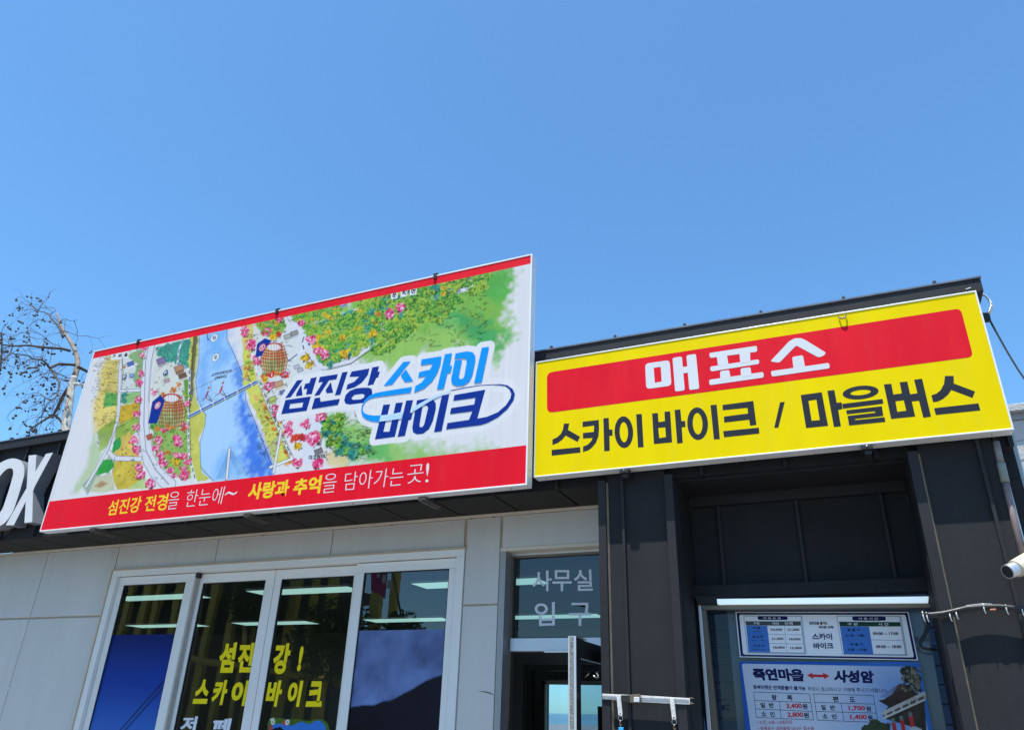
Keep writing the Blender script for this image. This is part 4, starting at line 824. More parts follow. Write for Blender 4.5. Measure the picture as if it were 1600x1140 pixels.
# cable stayed bridges
def pylon(zf, x, yt, yb, n, sp, colr=(40, 90, 150)):
    for i in range(n):
        u = i/n; S.line(zf((x, yt+u*60), (x-sp*(.45+.55*(1-u)), yb)), .8, colr, .75); S.line(zf((x+4, yt+u*60), (x+sp*(.5+.9*(1-u)), yb-25)), .8, colr, .75)
    S.line(zf((x, yt), (x-16, yb)), 5.0, (60, 60, 70)); S.line(zf((x, yt), (x-16, yb)), 3.4, (235, 236, 240))
pylon(z2, 830, 840, 1015, 4, 75)
for i in range(6): S.line(z3((222, 890+i*9), (20+i*24, 1140-i*6)), .8, (40, 90, 160), .8)
S.line(z3((225, 880), (180, 1130)), 4.2, (90, 90, 100)); S.line(z3((225, 880), (180, 1130)), 3.0, (235, 236, 240))
for x, y in ((960, 630), (700, 180), (45, 795)): S.line(z2((x, y), (x+8, y+14)), 1.2, (30, 40, 80))
S.line(z2((700, 160), (702, 192)), 1.2, (40, 50, 90)); S.line(z3((30, 790), (48, 800)), 1.3, (20, 30, 90)); S.line(z3((105, 925), (122, 950)), 1.3, (20, 30, 90))
# label plates
for q in (z2((145, 292))[0], z2((180, 289))[0], z2((216, 282))[0]): S.poly([(q[0]-4.2, q[1]-4.6), (q[0]+4.6, q[1]-5.6), (q[0]+3.6, q[1]+4.6), (q[0]-5, q[1]+5.6)], (240, 240, 240)); 
for q in (z4((138, 270))[0], z4((195, 258))[0], z4((250, 248))[0]): S.poly([(q[0]-5.2, q[1]-4.6), (q[0]+5.2, q[1]-6.4), (q[0]+5, q[1]+4.4), (q[0]-5.6, q[1]+6.4)], (240, 240, 240))
for q in (z2((740, 182))[0], z2((748, 297))[0]): S.dot(*q, 6.6, (40, 60, 90)); S.dot(*q, 6.0, (238, 240, 242))
for q in (z2((515, 190))[0],): S.poly([(q[0]-8, q[1]-1), (q[0]+8, q[1]-4), (q[0]+8, q[1]+2), (q[0]-8, q[1]+5)], (225, 232, 230))
# the white halo that carries the logo
gG = Z(8.767, 430, 550); gH = Z(8, 590, 520); gI = Z(9.5, 560, 580); gJ = Z(9.5, 660, 580)
logo = []   # (material index 0 navy 1 cyan 2 pale, loops)
def L(m, *loops): logo.append((m, loops))
L(0, gG((135, 632), (300, 385), (378, 378), (212, 615))); L(0, gG((357, 440), (375, 590), (285, 603), (290, 565)))
L(0, gG((487, 358), (570, 340), (500, 572), (422, 580), (437, 500), (388, 506), (410, 432), (468, 420)))
L(0, gG((140, 655), (487, 605), (430, 800), (82, 848)), gG((205, 708), (385, 685), (368, 755), (190, 775)))
L(0, gG((612, 338), (858, 300), (838, 368), (735, 385), (605, 585), (535, 595), (655, 405), (592, 412))); L(0, gG((762, 408), (792, 550), (708, 560), (690, 520)))
L(0, gG((918, 278), (992, 265), (890, 580), (818, 588))); L(0, gG((540, 630), (612, 618), (622, 678), (885, 638), (860, 718), (498, 778)))
L(0, gG((1048, 265), (1290, 222), (1270, 310), (1190, 415), (1090, 480), (972, 515), (990, 442), (1080, 405), (1150, 335), (1015, 338)))
L(0, gG((1330, 208), (1422, 192), (1405, 270), (1435, 262), (1410, 345), (1385, 350), (1345, 440), (1265, 458)))
L(0, gG((1100, 497), (1180, 487), (1280, 485), (1322, 505), (1330, 560), (1300, 640), (1200, 692), (1020, 715), (962, 702), (945, 655), (965, 585), (1020, 530)), gG((1085, 583), (1190, 568), (1225, 582), (1215, 622), (1170, 645), (1065, 652), (1042, 628)))
L(1, gH((75, 660), (320, 362), (412, 352), (180, 645))); L(1, gH((355, 455), (445, 600), (340, 615), (288, 530)))
L(1, gI((795, 228), (400, 292), (250, 320), (160, 362), (90, 430), (50, 510), (40, 590), (60, 660), (110, 708), (190, 738), (280, 748), (330, 745), (350, 650), (230, 655), (140, 642), (82, 615), (62, 575), (68, 510), (105, 448), (165, 408), (240, 385), (775, 315)))
L(1, gH((550, 330), (798, 290), (785, 390), (745, 500), (680, 605), (585, 690), (457, 745), (472, 662), (550, 618), (608, 538), (505, 555), (520, 488), (655, 458), (690, 382), (538, 402)))
L(1, gH((842, 265), (930, 252), (900, 408), (930, 405), (912, 495), (872, 500), (825, 695), (740, 705)))
L(1, gH((975, 255), (1110, 230), (1185, 238), (1220, 285), (1220, 350), (1185, 520), (1145, 605), (1075, 655), (985, 662), (930, 635), (918, 580), (965, 345), (1055, 335), (1015, 530), (1020, 570), (1045, 578), (1075, 560), (1085, 530), (1115, 360), (1105, 322), (1060, 318), (960, 328)))
L(1, gH((1302, 185), (1392, 172), (1300, 615), (1205, 630)))
L(0, gI((370, 495), (470, 487), (368, 895), (460, 893), (555, 468), (658, 458), (540, 968), (245, 1008)))
L(0, gI((710, 432), (810, 425), (765, 610), (805, 618), (780, 715), (745, 720), (690, 955), (582, 970)))
L(0, gI((868, 428), (1020, 402), (1105, 415), (1148, 470), (1148, 560), (1105, 730), (1050, 850), (960, 920), (870, 930), (810, 900), (800, 830), (845, 560), (950, 525), (905, 790), (915, 825), (945, 828), (975, 790), (1035, 540), (1020, 508), (990, 500), (855, 520)))
L(0, gJ((290, 355), (398, 340), (285, 885), (172, 900)))
L(0, gJ((475, 350), (932, 270), (812, 700), (960, 672), (1120, 605), (1240, 500), (1305, 400), (1320, 330), (1290, 262), (1230, 217), (1150, 204), (1060, 203), (1060, 192), (1160, 188), (1260, 205), (1340, 262), (1372, 335), (1350, 430), (1260, 560), (1120, 680), (960, 765), (860, 795), (352, 860), (372, 765), (690, 718), (742, 590), (408, 632), (428, 543), (768, 490), (788, 390), (458, 435)))
L(0, gJ((1060, 192), (860, 203), (640, 235), (420, 280), (425, 292), (640, 248), (860, 213), (1060, 203)))
L(2, gI((330, 652), (500, 630), (650, 600), (638, 700), (500, 720), (310, 746)))
L(2, gI((1370, 282), (1180, 345), (1000, 425), (830, 520), (770, 608), (860, 570), (960, 505), (1110, 415), (1250, 340), (1372, 295)))
for m_, loops in logo: S.poly(loops[0], (238, 236, 237), grow=7.5)
S.build('map_print', print_mat('map_ink', .42, .035), Mp)
for k_, (nm, mm) in enumerate((('logo_lettering', M_navy), ('logo_lettering', M_cyan), ('logo_ribbon', M_pale))):
    for q_, lp in enumerate([lp for m_, lp in logo if m_ == k_]): mesh(nm, *flat([lp], YF-.0006-.0002*(q_ % 8)-.0018*k_), mm, Mp)
# slogan and small names
kK = Z(6.4, 150, 750); kM = Z(5, 370, 710)
words(Mp, [('섬진강', kK((140, 205), (468, 155), (430, 318), (105, 355))), ('전경', kK((505, 158), (730, 128), (700, 298), (475, 312)))], YF-.0006, M_yprint, .018, 'slogan_lettering')
words(Mp, [('사랑과', kM((105, 222), (420, 192), (398, 325), (78, 355))), ('추억', kM((455, 195), (668, 158), (648, 300), (432, 318)))], YF-.0006, M_yprint, .038, 'slogan_lettering')
words(Mp, [('을', kK((738, 118), (848, 108), (810, 283), (708, 292))), ('한눈에', kK((920, 100), (1292, 60), (1252, 235), (885, 270))), ('~', kK((1298, 118), (1415, 100), (1405, 140), (1285, 162))),
           ('을', kM((685, 152), (790, 142), (768, 290), (663, 302))), ('담아가는', kM((850, 140), (1315, 92), (1290, 240), (835, 280))), ('곳', kM((1340, 85), (1465, 72), (1448, 212), (1325, 228))), ('!', kM((1482, 66), (1505, 64), (1497, 214), (1472, 216)))], YF-.0006, M_white, -.012, 'slogan_lettering')
def qc(q, w, h, sk=-.12): return [(q[0]-w-sk*h, q[1]-h), (q[0]+w-sk*h, q[1]-h-w*.3), (q[0]+w+sk*h, q[1]+h-w*.3), (q[0]-w+sk*h, q[1]+h)]
ww = [(c, qc(z2(p)[0], 2.6, 3.0)) for c, p in (('구', (145, 292)), ('례', (180, 289)), ('읍', (216, 282)), ('진', (740, 182)), ('강', (748, 297)))]+[(c, qc(z4(p)[0], 3.4, 3.6)) for c, p in (('문', (138, 270)), ('척', (195, 258)), ('면', (250, 248)))]
ww += [('스카이바이크', z2((725, 392), (845, 365), (843, 385), (722, 412))), ('(365m)', z2((745, 412), (815, 398), (812, 418), (742, 432))), ('마고원터', z3((390, 1030), (485, 1020), (480, 1048), (388, 1058)))]
words(Mp, ww, YF-.0006, M_ink, .03, 'map_name')
words(Mp, [('A', qc(z3((113, 390))[0], 1.9, 2.6)), ('B', qc(z2((404, 582))[0], 1.9, 2.6)), ('P', qc(z2((207, 415))[0], 1.8, 2.6)), ('P', qc(z2((451, 390))[0], 1.8, 2.6)), ('i', qc(z3((170, 552))[0], .8, 2.8))], YF-.0006, M_white, .03, 'map_symbol')

# ------------------------------------------------------------------ yellow signboard
YY = 4.362; yx0, yx1, yz0, yz1 = -1.828, .866, 3.046, 3.884
Ys = thing('yellow_signboard', ((yx0+yx1)/2, 4.41, yz0), 'long yellow signboard with a red panel and dark lettering over the ticket booth', 'signboard')
fr = .009
for b in ((yx0, yx1, YY, YY+.09, yz1-fr, yz1), (yx0, yx1, YY, YY+.09, yz0, yz0+fr), (yx0, yx0+fr, YY, YY+.09, yz0+fr, yz1-fr), (yx1-fr, yx1, YY, YY+.09, yz0+fr, yz1-fr)): box('frame_rail', *b, M_sign, Ys, bev=.002)
box('back_sheet', yx0+fr, yx1-fr, YY+.07, YY+.088, yz0+fr, yz1-fr, M_sign, Ys)
mesh('sign_face', [(yx0+fr, YY+.004, yz0+fr), (yx1-fr, YY+.004, yz0+fr), (yx1-fr, YY+.004, yz1-fr), (yx0+fr, YY+.004, yz1-fr)], [(0, 1, 2, 3)], M_yel, Ys)
YG = YY+.0034
mesh('red_panel', *flat([(rnd([(854.5, 582), (1501, 481.5), (1520.8, 557.3), (854.8, 645)], 9),)], YG), M_red, Ys)
e = Z(9.5, 1000, 500); fz = Z(8.889, 1140, 500); R_ = 2.6
G1 = [(rnd(e((75, 645), (440, 592), (468, 970), (93, 1022)), 6), e((203, 708), (308, 692), (322, 912), (220, 928))),
      (rnd(e((482, 560), (622, 538), (665, 1040), (522, 1060)), 3.2),), (rnd(e((688, 522), (830, 500), (880, 1018), (733, 1038)), 3.2),), (e((610, 698), (720, 682), (728, 778), (615, 792)),)]
tb = [e((1025, 488))[0], fz((378, 355))[0], fz((384, 437))[0], e((1040, 562))[0]]; mbp = [e((1038, 690))[0], fz((408, 542))[0], fz((412, 607))[0], e((1050, 762))[0]]; bb = [e((1023, 885))[0], fz((470, 718))[0], fz((474, 796))[0], e((1033, 965))[0]]
G2 = [(rnd(tb, 3),), (rnd(mbp, 3),), (rnd(bb, 3),), (e((1140, 540), (1290, 518), (1314, 660), (1160, 680)),), (fz((135, 440), (285, 425), (287, 575), (150, 600)),), (rnd(e((1188, 758), (1325, 738), (1348, 880), (1195, 905)), 3),), (rnd(fz((150, 672), (290, 652), (305, 770), (160, 790)), 3),)]
G3_ = [(rnd(fz((565, 572), (830, 290), (905, 250), (1000, 250), (1060, 280), (1340, 452), (1310, 492), (1235, 518), (925, 350), (690, 592)), 3.4),), (rnd(fz((868, 510), (1018, 486), (1050, 660), (890, 690)), 3),), (rnd(fz((570, 708), (1383, 592), (1392, 668), (588, 784)), 3),)]
for gg in (G1, G2, G3_): mesh('white_lettering', *flat(gg, YG-.0008), M_white, Ys)
A_ = Z(8, 850, 600); B_ = Z(7.2727, 1010, 590); C_ = Z(9.5, 1240, 560); D_ = Z(8.889, 1380, 560)
K = [[(A_((250, 490), (315, 490), (300, 570), (450, 655), (420, 720), (270, 640), (230, 690), (170, 735), (105, 758), (105, 690), (165, 662), (210, 620), (235, 570)),), (A_((95, 820), (452, 785), (455, 852), (97, 892)),)],
     [(A_((482, 468), (685, 445), (688, 560), (680, 650), (650, 730), (600, 790), (560, 822), (488, 846), (488, 778), (545, 755), (588, 712), (608, 670), (487, 678), (487, 608), (622, 595), (627, 515), (482, 535)),), (A_((742, 425), (808, 420), (815, 565), (855, 565), (858, 640), (818, 645), (822, 830), (752, 836)),)],
     [(A_(*ell(998, 598, 116, 198, -2)), A_(*ell(998, 598, 52, 126, -2))), (A_((1152, 375), (1222, 370), (1245, 785), (1175, 790)),)],
     [(B_((65, 405), (130, 398), (138, 502), (210, 492), (205, 385), (270, 380), (292, 732), (85, 752)), B_((135, 568), (215, 562), (222, 672), (145, 685))), (B_((320, 365), (385, 358), (398, 492), (440, 488), (445, 556), (402, 562), (413, 738), (350, 746)),)],
     [(B_(*ell(582, 520, 118, 185, -3)), B_(*ell(582, 520, 55, 122, -3))), (B_((728, 310), (798, 304), (835, 695), (767, 700)),)],
     [(B_((865, 308), (1215, 262), (1250, 535), (1178, 543), (1168, 475), (885, 508), (880, 440), (1155, 405), (1148, 340), (868, 368)),), (B_((872, 605), (1278, 565), (1284, 632), (882, 675)),)],
     [(B_((1518, 278), (1572, 272), (1500, 565), (1452, 568)),)],
     [(C_((105, 540), (418, 498), (512, 998), (185, 1030)), C_((220, 625), (338, 608), (388, 910), (268, 922))), (C_((500, 478), (605, 465), (640, 655), (712, 648), (728, 745), (662, 760), (702, 1003), (598, 1015)),)],
     [(C_(*ell(995, 503, 268, 100, -6)), C_(*ell(995, 503, 152, 38, -6))), (C_((720, 672), (1320, 598), (1332, 668), (735, 742)),), (C_((780, 768), (1310, 705), (1332, 850), (912, 893), (918, 912), (1350, 868), (1362, 938), (825, 992), (800, 850), (1212, 803), (1205, 780), (790, 825)),)],
     [(D_((8, 358), (112, 348), (142, 498), (258, 482), (228, 328), (335, 318), (375, 495), (475, 480), (428, 293), (540, 278), (665, 805), (557, 820), (497, 585), (398, 595), (445, 803), (110, 838)), D_((170, 592), (285, 578), (320, 722), (195, 738)))],
     [(D_((858, 240), (978, 240), (980, 345), (1275, 455), (1240, 545), (945, 435), (900, 500), (830, 560), (760, 595), (693, 605), (668, 510), (740, 485), (800, 435), (845, 350)),), (D_((705, 688), (1322, 620), (1350, 718), (730, 782)),)]]
for gg in K: mesh('dark_lettering', *flat(gg, YG), M_ink, Ys)
for px, py in ((975, 735), (1355, 703)):
    p = at(px, py-3, YY); MB().box(p[0]-.028, p[0]+.028, YY-.004, YY+.06, yz0-.03, yz0-.002).box(p[0]-.016, p[0]+.02, YY+.01, 4.52, yz0-.055, yz0-.0305).build('clamp_bracket', M_black, Ys, bev=.004)
    MB().ball((p[0], YY-.006, yz0-.012), .005).build('bolt', M_steel, Ys)
p = at(1315, 489, YY); MB().tube([(p[0]-.02, YY-.004, yz1-.03), (p[0]-.015, YY-.012, yz1-.045), (p[0], YY-.014, yz1-.05), (p[0]+.015, YY-.012, yz1-.045), (p[0]+.02, YY-.004, yz1-.028)], .005).build('eyelet', M_brn, Ys, smooth=True)
for px in (850, 1160, 1558): x = at(px, 700, YY)[0]; MB().ball((x, YY+.045, yz0-.001), .006, 1, 1, .5).build('screw', M_brn, Ys)

# ------------------------------------------------------------------ channel letters O X
def extrude_loops(loops, Y0, dpt):
    V, F = [], []
    L3 = [[at(px, py, Y0) for px, py in lp] for lp in loops]
    tri = tessellate_polygon([[Vector((p[0], p[2], 0)) for p in lp] for lp in L3]); n_ = sum(len(l) for l in L3)
    fl = [p for l in L3 for p in l]; V = fl+[(p[0], p[1]+dpt, p[2]) for p in fl]
    for t in tri:
        a, b, c = [fl[i] for i in t]; cr = (b[0]-a[0])*(c[2]-a[2])-(b[2]-a[2])*(c[0]-a[0])
        if abs(cr) > 1e-9: F.append(t if cr > 0 else t[::-1])
    nf = len(F); k_ = 0
    for l in L3:
        for i in range(len(l)): j = (i+1) % len(l); F.append((k_+i, k_+j, k_+j+n_, k_+i+n_))
        k_ += len(l)
    return V, F, [0]*nf+[1]*(len(F)-nf)
h = Z(10, 0, 660); kz = Z(8, 0, 740)
YL = 4.40
Xl = [h((450, 512))[0], h((565, 500))[0], h((555, 760))[0], h((720, 485))[0], h((828, 465))[0], h((553, 985))[0], kz((400, 600))[0], kz((305, 612))[0], kz((325, 350))[0], kz((180, 640))[0], kz((75, 640))[0], kz((335, 185))[0], h((420, 1000))[0]]
Xl = [h((450, 512))[0], h((568, 500))[0], h((552, 765))[0], h((718, 487))[0], h((828, 466))[0], h((548, 985))[0], (51.5, 767), kz((402, 600))[0], kz((305, 612))[0], kz((322, 345))[0], kz((172, 640))[0], kz((72, 640))[0], (41.5, 762)]
V, F, FM = extrude_loops([Xl], YL, .115)
tag(mesh('channel_letter', V, F, mats=[M_let, M_lets], fm=FM), 'white raised letter X on the dark fascia, beside the billboard', 'letter', 'white raised letters on the fascia')
Oo = [(-34, 742), (-30, 720), (-18, 712)]
O_out = [(-30, 775), (-22, 745), (-6, 726), (10, 717.5), (22, 715), (33, 719), (38, 728), (38, 742), (30, 770), (20, 800), (8, 817), (-6, 824), (-22, 826), (-34, 812)]
O_in = [(-14, 775), (-6, 752), (4, 738), (12, 731), (20, 731), (21, 740), (14, 765), (4, 795), (-6, 808), (-16, 812), (-20, 800)]
V, F, FM = extrude_loops([rnd(O_out, 9, 3), rnd(O_in, 7, 3)], YL, .115)
tag(mesh('channel_letter', V, F, mats=[M_let, M_lets], fm=FM), 'white raised letter O cut off at the edge of the picture', 'letter', 'white raised letters on the fascia')

# ------------------------------------------------------------------ tie strap with key clips on the pillar
M_web = mat('white_webbing', (.66, .65, .62), .85, 0, .15, 40, .6, 300); M_gold = mat('rusty_brass', (.20, .15, .10), .4, .8, .3, 30)
st = thing('webbing_strap', at(1010, 1095, 4.4300), 'white ratchet strap pulled round the pillar beside the office door', 'strap')
px_bar('webbing', [(941, 1083), (1000, 1085.5), (1000, 1096), (941, 1091.5)], 4.4440, .006, M_web, st); px_bar('webbing', [(1000, 1085.5), (1078, 1090), (1078, 1100), (1000, 1096)], 4.4440, .006, M_web, st)
for o_ in (1086.2, 1089): px_bar('stitch_line', [(941, o_), (1076, o_+6), (1076, o_+6.7), (941, o_+.7)], 4.4415, .002, mat('grey_stitch', (.35, .35, .36), .8, 0, 0), st, 0)
px_bar('ratchet_buckle', [(970, 1085), (986, 1085), (986, 1098), (970, 1095)], 4.4250, .018, M_black, st)
px_bar('ratchet_lever', [(984, 1084.5), (1000, 1083.5), (1001, 1097), (984, 1097)], 4.4220, .018, M_gold, st); px_bar('spool', [(990, 1088), (999, 1088), (999, 1096), (990, 1096)], 4.4150, .006, M_white, st)
for yy in (1090, 1098): px_bar('strap_hook', [(1077, yy-2), (1082, yy-1), (1085, yy+1), (1078, yy+1.5)], 4.4300, .012, M_gold, st)
def clip(x0, y0, x1, y1, lab, tagc):
    t_ = thing('key_strap', at(x0, y0, 4.4350), lab, 'key strap', 'key straps hanging from the white webbing')
    px_bar('loop', [(x0-4, y0-2), (x0+3, y0-2), (x1+3.5, y1), (x1-3, y1)], 4.4300, .008, M_web, t_)
    c = at(x1, y1-3, 4.4280); MB().ball(c, .004, 1, .5, 1).build('rivet', M_black, t_)
    r = at(x1+.5, y1+4, 4.4300); MB().tube([(r[0]+.013*math.cos(a_), r[1], r[2]+.013*math.sin(a_)) for a_ in [k_*math.pi/8 for k_ in range(17)]], .0018, 5, cap=False).build('ring', M_steel, t_, smooth=True)
    MB().tube([(r[0], r[1], r[2]-.012), (r[0]-.006, r[1], r[2]-.03), (r[0]+.003, r[1], r[2]-.045), (r[0]+.004, r[1]-.003, r[2]-.03)], .003, 6).build('carabiner', M_gold, t_, smooth=True)
    if tagc: MB().box(r[0]-.013, r[0]+.016, r[1]-.004, r[1]+.004, r[2]-.09, r[2]-.045).build('key_tag', mat('bright_blue_plastic', (.03, .35, .75), .4, 0, .05, 20), t_, bev=.004)
clip(967, 1088, 969, 1117, 'white key strap with a bright blue tag, the one near the door', True)
clip(1050, 1092, 1053, 1123, 'white key strap with a brass clip and no tag, the one near the ticket window', False)
nt_ = px_bar('notice_sheet', [(1081, 1108), (1099, 1113), (1106, 1160), (1084, 1160)], 4.93, .003, mat('blue_leaflet', (.06, .16, .45), .4, 0, .8, 25), None)
tag(nt_, 'blue and white leaflet at the corner beside the ticket window', 'leaflet')

# ------------------------------------------------------------------ conduit, floodlight, cables on the right pillar
cd = thing('pipe', at(1575, 780, 4.5), 'pinkish grey conduit running down the outer edge of the pillar', 'pipe')
M_pvcp = mat('pinkish_conduit', (.20, .145, .135), .55, 0, .2, 10); M_tape = mat('greenish_tape', (.20, .23, .20), .6, 0, .2, 20)
c0_, c1_ = at(1556, 690, 4.48), at(1607, 905, 4.48)
pt = lambda u: (c0_[0]+(c1_[0]-c0_[0])*u, 4.48, c0_[2]+(c1_[2]-c0_[2])*u)
MB().tube([pt(0), pt(.17)], .017, 12).build('conduit_length', mat('grey_conduit', (.18, .18, .18), .5, 0, .15, 10), cd, smooth=True); MB().tube([pt(.30), pt(.62), pt(1)], .0165, 12).build('conduit_length', M_pvcp, cd, smooth=True)
MB().tube([pt(.165), pt(.20), pt(.25), pt(.31)], .0205, 12).build('tape_wrap', M_tape, cd, smooth=True)
fl_ = thing('floodlight', at(1600, 890, 4.4), 'cream cylindrical floodlight with a silver rim beside the pillar', 'floodlight')
a_, b_, c_ = Vector(at(1574, 893, 4.33)), Vector(at(1587, 888, 4.36)), Vector(at(1625, 868, 4.45))
MB().tube([a_, b_], .034, 20).build('lamp_rim', M_alu, fl_, smooth=False); MB().tube([b_, b_.lerp(c_, .3), c_], .041, 20, .046).build('lamp_body', mat('cream_metal', (.62, .56, .38), .45, .1, .08, 8), fl_, smooth=False)
MB().tube([a_-(b_-a_)*.02, a_+(b_-a_)*.1], .029, 16).build('lens', M_black, fl_)
MB().tube([c_, c_+Vector((.03, .12, .03))], .012, 8).build('mount_arm', M_black, fl_)
cb = thing('cable_bundle', at(1500, 955, 4.46), 'black and white cables tied in a bundle across the right pillar', 'cable')
bp_ = [(1440, 959.5), (1456, 960), (1472, 959), (1490, 955), (1510, 949), (1535, 946), (1560, 946), (1580, 949), (1612, 953)]
for i, (mm, dx, dz, dyv, rr) in enumerate(((M_blackwire, 0, 0, -.006, .012), (M_blackwire, 0, 3.4, -.006, .0055), (M_whitewire, 0, -2.6, -.006, .0013), (M_blackwire, 2, 1.6, .008, .005), (M_blackwire, 0, 4.4, -.004, .006), (M_blackwire, 0, -1, .01, .0045))):
    MB().tube([at(x+dx, y+dz+1.2*math.sin(i*2+x*.05), 4.432+dyv) for x, y in bp_], rr, 7).build('cable', mm, cb, smooth=True)
for x, y in ((1441, 961), (1447, 962), (1483, 961), (1493, 958), (1536, 949), (1571, 950), (1596, 953)):
    q = [at(x, y-6, 4.425), at(x+1.5, y+1, 4.412), at(x+3, y+6, 4.42), at(x+5, y+9, 4.425)]; MB().tube(q, .0028, 6).build('cable_tie', M_whitewire, cb, smooth=True)
MB().tube([at(1547, 952, 4.42), at(1556, 951.5, 4.42)], .005, 8).build('wire_joint', mat('orange_joint', (.45, .16, .08), .5, 0, .1, 30), cb)
for k_ in range(2):
    MB().tube([at(x+k_*3, y+k_*2, 4.88) for x, y in ((1447, 963), (1449, 975), (1446, 985), (1438, 998), (1436, 1005), (1440, 1011), (1450, 1013), (1462, 1013))], .0045, 7).build('cable', M_blackwire, cb, smooth=True)
co = thing('cable_coil', at(1545, 478, 4.6), 'coil of pale cable tied behind the upper corner of the yellow sign', 'cable coil')
for k_ in range(6):
    c = at(1536+k_*.6, 475+k_*.5, 4.60+.006*k_); ex = Vector(at(1551, 486, 4.6))-Vector(at(1536, 475, 4.6)); pts = []
    for j in range(25):
        a_ = j/24*2*math.pi; u = Vector((.028*math.cos(a_)+.006*random.random(), .004*random.random(), 0)); pts.append((c[0]+.034*math.cos(a_)+.026*math.sin(a_)*.5+.004*random.random(), c[1]+.01*math.sin(a_*2), c[2]+.062*math.sin(a_)-.034*math.cos(a_)*.6+.004*random.random()))
    MB().tube(pts, .0042, 6, cap=False).build('cable_loop', M_whitewire if k_ % 3 else M_steel, co, smooth=True)
MB().tube([at(1509, 452, 4.5), at(1516, 449.5, 4.5), at(1526, 450, 4.52), at(1531, 454, 4.55)], .003, 6).build('loose_end', M_whitewire, co, smooth=True)
q = at(1540, 497, 4.6); bx_ = tag(MB().box(q[0]-.02, q[0]+.022, 4.58, 4.62, q[2]-.022, q[2]+.022).build('junction_box', M_black, None, bev=.005), 'small black junction box below the cable coil at the sign corner', 'junction box')
w0, w1 = Vector(at(1546, 499, 4.6)), Vector(at(1612, 605, 7.5))
tag(MB().tube([w0.lerp(w1, u)-Vector((0, 0, .25*u*(1-u))) for u in [i/10 for i in range(11)]], .006, 6, .008).build('overhead_wire', M_blackwire, None, smooth=True), 'thin black wire dropping from the sign corner against the sky', 'wire')

# ------------------------------------------------------------------ pale building behind, right
nb_ = thing('neighbour_building', (3.2, 9.3, 0), 'pale rendered building with a flat cornice behind the right edge of the sign', 'building')
M_ren = mat('rough_render', (.46, .45, .43), .9, 0, .12, 5, .8, 60)
box('wall', 1.78, 6, 9.06, 9.3, 0, 4.70, M_ren, nb_)
box('cornice_slab', 1.70, 6, 8.96, 9.4, 4.775, 4.86, M_ren, nb_, bev=.01); box('frieze', 1.75, 6, 9.03, 9.3, 4.703, 4.773, mat('grey_frieze', (.28, .28, .29), .8, 0, .15, 6), nb_)
for z_ in (4.47, 4.26, 3.9, 3.5): box('joint_strip', 1.779, 6, 9.056, 9.0595, z_, z_+.006, mat('grey_frieze', ()), nb_)

# ------------------------------------------------------------------ bare tree with seed balls
M_bark = mat('pale_mottled_bark', (.50, .46, .39), .85, 0, .45, 5, .6, 30); M_twig = mat('dark_twig', (.075, .06, .05), .9, 0, .3, 20)
YT = 11.0
tr_ = thing('bare_tree', at(100, 760, YT), 'bare tree with pale mottled bark and hanging seed balls behind the roof', 'tree')
tA = Z(10, 0, 470); tB = Z(9.5, 0, 570)
def limb(pts, r0, r1, m, depth=0, name='branch', n=8):
    N = len(pts); P3 = [Vector(at(x, y, YT+depth*(i/(N-1)))) for i, (x, y) in enumerate(pts)]
    Q = []
    for i in range(N-1):
        for k_ in range(4):
            t = k_/4; p0_, p1_, p2_, p3_ = P3[max(0, i-1)], P3[i], P3[i+1], P3[min(N-1, i+2)]
            Q.append(.5*((2*p1_)+(p2_-p0_)*t+(2*p0_-5*p1_+4*p2_-p3_)*t*t+(3*p1_-p0_-3*p2_+p3_)*t**3))
    Q.append(P3[-1])
    return MB().tube(Q, r0, n, r1).build(name, m, tr_, smooth=True), Q
base = Vector(at(100, 760, YT)); 
limb([(96, 800), (101, 700), (104, 660), (109, 625), (112, 603), (116, 588)], .12, .07, M_bark, 0, 'trunk', 12)
limb([(112, 603), (116, 590), (120, 575), (121, 560), (116, 545), (109, 532), (101, 520), (94, 505), (89, 490)], .083, .026, mat('grey_brown_bark', (.20, .165, .13), .85, 0, .5, 6, .6, 30), .6)[0]
_, Q1_ = limb(tA((1100, 780), (960, 745), (800, 735), (600, 715), (430, 695), (220, 705), (100, 690), (-60, 665)), .04, .015, M_twig, -1)
_, Q2_ = limb(tA((1180, 1000), (1050, 990), (930, 985), (850, 1010), (775, 1040), (720, 970), (640, 920), (520, 905), (430, 850), (250, 830)), .04, .012, M_twig, -1.2)
_, Q3_ = limb(tB((740, 40), (800, 130), (830, 190), (880, 260), (860, 380), (830, 470), (740, 520), (600, 430)), .035, .010, M_twig, -.8)
_, Q4_ = limb(tB((1030, 330), (950, 440), (880, 580), (790, 740), (700, 790), (560, 880), (450, 960), (440, 1060)), .05, .010, M_twig, .8)
_, Q5_ = limb(tB((790, 740), (860, 780), (920, 860), (960, 1000), (985, 1060)), .03, .03, M_twig, .2)
_, Q6_ = limb(tA((985, 570), (900, 380), (800, 280), (770, 220), (700, 180), (600, 160), (520, 150)), .03, .008, M_twig, .3)
_, Q7_ = limb(tA((1220, 1030), (1300, 1070), (1400, 1120), (1600, 1220)), .045, .03, M_twig, .5)
_, Q8_ = limb(tB((1110, 285), (1180, 290), (1230, 300), (1400, 330)), .045, .035, M_bark, .5)
_, Q9_ = limb(tA((780, 210), (870, 150), (830, 100)), .01, .006, M_twig, .2)
_, Q10 = limb(tA((910, 370), (1000, 285), (1100, 310), (1210, 300)), .010, .005, M_twig, .2)
_, Q11 = limb(tA((950, 470), (1050, 480), (1180, 530), (1250, 550)), .010, .005, M_twig, .2)
_, Q12 = limb(tA((200, 705), (150, 830), (100, 900), (60, 1000)), .02, .006, M_twig, -.4)
_, Q13 = limb(tA((500, 690), (460, 600), (450, 520), (420, 410)), .012, .005, M_twig, .3)
